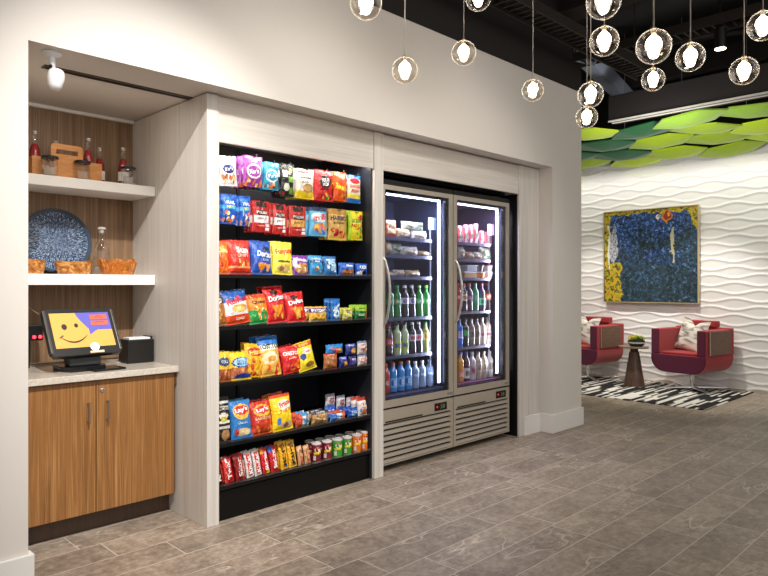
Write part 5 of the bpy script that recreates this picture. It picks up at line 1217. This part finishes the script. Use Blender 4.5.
# ------------------------------------------------------------------ green canopy of felt scales
LIME = [fabric('lime_felt', '#a9c81c', '#b4d224'), fabric('bright_lime_felt', '#b6d422', '#c2de2c'), fabric('leaf_felt', '#98b81c', '#a6c426')]
DGR = fabric('bottle_green_felt', '#1f5a34', '#2a6a40'); MID = fabric('pale_leaf_felt', '#86ac34', '#92b83c')
def scale_tile(cx, cy, z, m, k, tilt, lab):
    # elongated hexagon, points along y, dished downwards, thin felt edge
    Lx, Ly = .246, .425
    hexa = [(-Lx, -Ly*.5), (-Lx, Ly*.5), (0, Ly), (Lx, Ly*.5), (Lx, -Ly*.5), (0, -Ly)]
    mb = MB(); n = 6; seg = 6; rings = 6; top = []; 
    peri = []
    for i in range(6):
        a, b = hexa[i], hexa[(i+1) % 6]
        for s in range(seg): f = s/seg; peri.append((a[0]+(b[0]-a[0])*f, a[1]+(b[1]-a[1])*f))
    N = len(peri); v = []
    for th in (0, .018):
        v.append((0, 0, -.065+th))
        for r in range(1, rings+1):
            q = r/rings
            for (px, py) in peri:
                edge = .0 + .012*cos(py/Ly*pi)
                v.append((px*q, py*q, -.065*(1-q**1.6) + th + tilt[0]*px*q + tilt[1]*py*q + edge*q*0))
    f = []
    S = 1+rings*N
    for j in range(N):
        k2 = (j+1) % N
        f.append((0, 1+j, 1+k2)); f.append((S, S+1+k2, S+1+j))
        for r in range(rings-1):
            a = 1+r*N; f.append((a+j, a+N+j, a+N+k2, a+k2)); b = S+a; f.append((b+j, b+k2, b+N+k2, b+N+j))
        a = 1+(rings-1)*N; f.append((a+j, S+a+j, S+a+k2, a+k2))
    mb.add(v, f)
    o = mb.build('canopy_tile', m, loc=(cx, cy, z), smooth=False)
    o.data.polygons.foreach_set('use_smooth', [True]*len(o.data.polygons)); o.data.set_sharp_from_angle(angle=.6)
    tag(o, lab, 'ceiling tile', 'green felt ceiling scales')
    return o
rnd = random.Random(11)
rows = ['front row', 'second row', 'third row', 'row nearest the wall']
for k in range(8):
    cy = 1.62 + k*.640
    for i in range(4 if k % 2 == 0 else 3):
        cx = 7.95 + i*.5 + (.25 if k % 2 else 0)
        z = 3.37 - (cx-7.95)*.095 + .022*sin(cy*2.3+cx*3) + (.06 if i == 0 and cy < 2.6 else 0)
        m = LIME[(i*3+k) % 3]; colr = 'lime green'
        if (i, k) in ((0, 3), (1, 4), (2, 4), (1, 5)): m = DGR; colr = 'dark green'
        if (i, k) in ((0, 2), (0, 1), (0, 5)): m = MID; colr = 'pale leaf green'
        place = ['beyond the right picture edge', 'cut by the right picture edge', 'second column from the right', 'third column from the right', 'middle of the picture part', 'left of the painting top', 'near the white wall corner', 'behind the white wall corner'][k]
        scale_tile(cx, cy, z, m, 0, (rnd.uniform(-.10, .0), rnd.uniform(-.10, .10)), '%s felt ceiling scale, %s, %s' % (colr, rows[i] , place))
mb = MB()
for y in (2.3, 3.0, 3.7, 4.4):
    mb = MB().tube([(8.0, y, 3.40), (8.0, y, 4.598)], .004, 6)
    struct(mb.build('trim_%d' % (10+int(y*10)), mat('#8a8a88', .4, .6)), 'thin hanger wire of the green canopy')

# ------------------------------------------------------------------ dark ceiling works
def beam(name, boxes, m, lab, rot=None, loc=None):
    mb = MB()
    for b in boxes: mb.box(*b)
    o = mb.build(name, m, loc=loc, rot=rot); tag(o, lab, 'beam'); return o
o = beam('ceiling_beam', [(7.40, 7.62, -4, 3.62, 3.37, 3.66)], BEAM, 'deep dark brown ceiling beam with a light strip, in front of the green canopy')
for dx in (0.0, .10): MB().box(7.385+dx, 7.40+dx, -4, 3.62, 3.352, 3.369).build('light_strip', mat('#d8d4cc', .4, .3), o)
MB().box(7.40, 7.40+.1, -4, 3.62, 3.362, 3.3695).build('channel', mat('#5a5550', .4, .5), o)
beam('ceiling_joist', [(5.9, 6.05, -4, 6, 4.15, 4.42), (5.82, 6.13, -4, 6, 4.12, 4.15)], BEAM, 'dark joist crossing the open ceiling above the pendants')
beam('ceiling_joist', [(8.9, 9.05, -4, 6.4, 4.2, 4.45)], BEAM, 'dark joist crossing the open ceiling behind the canopy')
beam('roof_duct', [(-.9, .9, -.14, .14, -.07, .07)], mat('#8e96a6', .5, .2), 'blue grey slanting duct under the black ceiling near the wall end', rot=(R(25), 0, R(12)), loc=(8.0, 3.95, 4.10))
def cable_tray(x0, x1, y, z, lab):
    o = empty('cable_tray', (x0, y, z)); tag(o, lab, 'cable tray'); L = x1-x0
    dm = mat('#3a332e', .5, .5)
    MB().box(0, L, 0, .012, 0, .09).build('side_rail', dm, o); MB().box(0, L, .2, .212, 0, .09).build('side_rail', dm, o)
    mb = MB(); n = int(L/.09)
    for k in range(n): mb.box(k*.09, k*.09+.02, .0125, .1995, .02, .035)
    mb.build('rungs', dm, o)
    for x in (.3, L*.5, L-.3): MB().tube([(x, .1, .05), (x, .1, 4.598-z)], .005, 6).build('hanger', dm, o)
cable_tray(1.5, 6.9, 2.85, 3.62, 'dark ladder shaped cable tray running above the white wall')
o = empty('cable_tray', (6.9, -3, 4.0)); tag(o, 'dark ladder shaped tray crossing the ceiling at the upper right', 'cable tray')
dm = mat('#3a332e', .5, .5)
MB().box(0, .012, 0, 7, 0, .10).build('side_rail', dm, o); MB().box(.25, .262, 0, 7, 0, .10).build('side_rail', dm, o)
mb = MB()
for k in range(76): mb.box(.0125, .2495, k*.09, k*.09+.02, .02, .04)
mb.build('rungs', dm, o)
for (a, b, r, lab) in (((5.2, 6, 4.35), (7.0, -3, 4.35), .06, 'thin dark pipe running across the black ceiling'), ((2, 2.2, 4.3), (9.6, 1.4, 4.3), .08, 'wide dark pipe running under the black ceiling'), ((6.4, 5, 4.0), (8.8, 2.2, 4.5), .035, 'slanting dark conduit near the canopy')):
    tag(MB().tube([a, b], r, 14).build('ceiling_pipe', mat('#332b27', .5, .3), smooth=True), lab, 'pipe')
def downlight(x, y, z, lab):
    o = empty('ceiling_downlight', (x, y, z)); tag(o, lab, 'downlight')
    MB().lathe([(.055, 0), (.055, .2)], n=24).build('housing', BLACK, o, smooth=True)
    MB().lathe([(.050, -.004), (.050, -.001)], n=24).build('lens', mat('#fff0d8', .3, emit=14.), o)
    MB().tube([(0, 0, .221), (0, 0, 4.598-z)], .01, 8).build('stem', BLACK, o)
downlight(7.0, 2.25, 3.78, 'black cylinder downlight glowing under the ceiling at the right')

# pendant globes
PG = glass_thin('pendant_glass', '#fbf6ee', .03, .8, .55)
PB = mat('#fff1dc', .3, emit=16., name='warm_bulb'); PB2 = mat('#ffe9d0', .35, emit=5., name='frosted_lower_bulb')
def pendant():
    o = empty('pendant_light', (0, 0, 0)); r = .075
    pr = [(r*sin(R(a)), -r*cos(R(a))) for a in range(2, 171, 8)]
    MB().lathe(pr, n=32, cap=False).build('glass_globe', PG, o, smooth=True)
    MB().lathe([(.004, -.052), (.016, -.049), (.023, -.038), (.025, -.022), (.022, -.012)], n=20, cap=False).build('lower_diffuser', PB2, o, smooth=True)
    MB().lathe([(.020, -.016), (.030, -.008), (.035, .006), (.034, .018), (.028, .032), (.016, .044), (.008, .052)], n=24).build('bulb', PB, o, smooth=True)
    MB().lathe([(.006, .0525), (.011, .056), (.013, .066), (.017, .076), (.012, .082), (.004, .088)], n=18).build('socket_cap', mat('#b8a68a', .3, .8), o, smooth=True)
    return o
pend = pendant()
PL = [(2.11, 2.23, 2.74, 'leftmost glass globe pendant, cut by the top edge above the snack rack'), (2.76, 2.59, 2.66, 'glass globe pendant hanging lowest in front of the white wall, second from left'),
(3.18, 2.49, 2.84, 'glass globe pendant whose globe crosses the edge of wall and dark ceiling'), (3.97, 2.5, 2.78, 'glass globe pendant in front of the white wall, above the right fridge'),
(3.06, 2.29, 3.08, 'glass globe pendant mostly cut off by the top edge, left of the cluster'), (3.65, 1.9, 2.56, 'upper globe of the low touching pair near the wall end'),
(4.23, 2.23, 2.59, 'lowest glass globe of all, under its neighbour at the wall end'), (3.2, 1.59, 2.68, 'glass globe pendant in the middle of the left cluster column'),
(2.73, 1.36, 2.67, 'big globe at the top of the left cluster column, cut by the top edge'), (2.88, 1.2, 2.47, 'largest looking globe of the cluster, in its centre'),
(4.36, 1.82, 2.79, 'small glass globe directly below the largest one'), (3.64, 1.32, 2.64, 'glass globe pendant just left of the ceiling downlight'),
(3.99, 1.16, 2.61, 'glass globe pendant over the dark brown beam at the right'), (3.78, 1.01, 2.76, 'glass globe pendant cut by the right edge of the photo')]
for i, (x, y, z, lab) in enumerate(PL):
    o = pend if i == 0 else copy_tree(pend)
    o.location = (x, y, z); tag(o, lab, 'pendant light', 'clear glass globe pendants')
    MB().tube([(0, 0, .089), (0, 0, 4.598-z)], .0035, 6).build('cord', mat('#b8b0a6', .4, .3), o)
    l = bpy.data.lights.new('pendant_glow', 'POINT'); l.energy = 1.6; l.color = (1, .84, .66); l.shadow_soft_size = .03
    lo = bpy.data.objects.new('pendant_glow', l); COL.objects.link(lo); lo.location = (x, y, z+.02)

# ------------------------------------------------------------------ light
def area(loc, target, sx, sy, e, col=(1, 1, 1)):
    l = bpy.data.lights.new('area', 'AREA'); l.shape = 'RECTANGLE'; l.size = sx; l.size_y = sy; l.energy = e; l.color = col
    o = bpy.data.objects.new('area_lamp', l); COL.objects.link(o); o.location = loc
    o.rotation_euler = (Vector(target)-Vector(loc)).to_track_quat('-Z', 'Y').to_euler(); return o
def spot(loc, target, e, ang, col=(1, .93, .84), size=.03, blend=.6):
    l = bpy.data.lights.new('spot', 'SPOT'); l.energy = e; l.spot_size = R(ang); l.spot_blend = blend; l.color = col; l.shadow_soft_size = size
    o = bpy.data.objects.new('track_spot', l); COL.objects.link(o); o.location = loc
    o.rotation_euler = (Vector(target)-Vector(loc)).to_track_quat('-Z', 'Y').to_euler(); return o
W_ = bpy.data.worlds.new('room_light'); SC.world = W_; W_.use_nodes = True
W_.node_tree.nodes['Background'].inputs[0].default_value = (1., .955, .91, 1); W_.node_tree.nodes['Background'].inputs[1].default_value = .50
area((1.2, -1.5, 3.4), (2.2, 3.2, 1.2), 3.5, 2.0, 40, (1, .965, .93))
area((5.5, -1.0, 3.6), (5.0, 3.0, .3), 3.0, 2.0, 26, (1, .965, .93))
spot((.7, .95, 4.26), (1.9, 3.9, .80), 760, 44, (1, .96, .92), .02, .9)
spot((2.1, .95, 4.26), (2.7, 3.5, .9), 260, 60, (1, .95, .89), .35)
spot((3.9, .95, 4.26), (4.4, 3.5, .8), 170, 60, (1, .95, .89), .35)
# rack and fridge strips
area((2.70, 3.52, 2.292), (2.70, 3.62, 1.2), 1.2, .03, 5, (1, .97, .92))
area((3.86, 3.60, 2.12), (3.86, 3.85, 1.4), .7, .02, 12, (.85, .9, 1)); area((4.70, 3.60, 2.12), (4.70, 3.85, 1.4), .7, .02, 11, (.96, .89, 1))
for x, c in ((4.20, (.85, .9, 1)), (5.03, (.98, .93, 1))):
    area((x, 3.585, 1.36), (x-.5, 3.80, 1.36), .03, 1.4, 4.5, c).data.spread = R(110)
# nook: weak warm area light just below the soffit slot
area((1.40, 3.64, 2.535), (1.4, 3.95, 1.0), .5, .03, 2.5, (1, .9, .78))
# lounge: wall washer under the canopy and spots on the chairs
area((9.42, 3.6, 3.14), (9.72, 3.6, 1.2), 4.6, .06, 14, (1, .97, .93)).rotation_euler[2] += 0
spot((8.3, 3.3, 3.1), (9.2, 3.4, .4), 150, 80, (1, .95, .88), .05); spot((8.3, 4.8, 3.1), (9.2, 4.8, .4), 130, 80, (1, .95, .88), .05)
area((7.0, 3.0, 2.6), (8.6, 3.2, 3.4), .6, .6, 24, (1, 1, .95))  # unseen soft fill added low in front to brighten the green canopy

# ------------------------------------------------------------------ camera: 45 degrees to the wall, eye height 1.42 m
cd = bpy.data.cameras.new('camera'); cam = bpy.data.objects.new('camera', cd); COL.objects.link(cam)
cam.location = (0, 0, 1.42); cam.rotation_euler = (R(90), 0, R(-45))
cd.sensor_width = 36; cd.lens = 655/768*36; cd.shift_y = -3/768; cd.clip_start = .05
SC.camera = cam
vs = SC.view_settings; vs.view_transform = 'Standard'; vs.look = 'None'; vs.exposure = .12; vs.gamma = 1; vs.use_curve_mapping = False
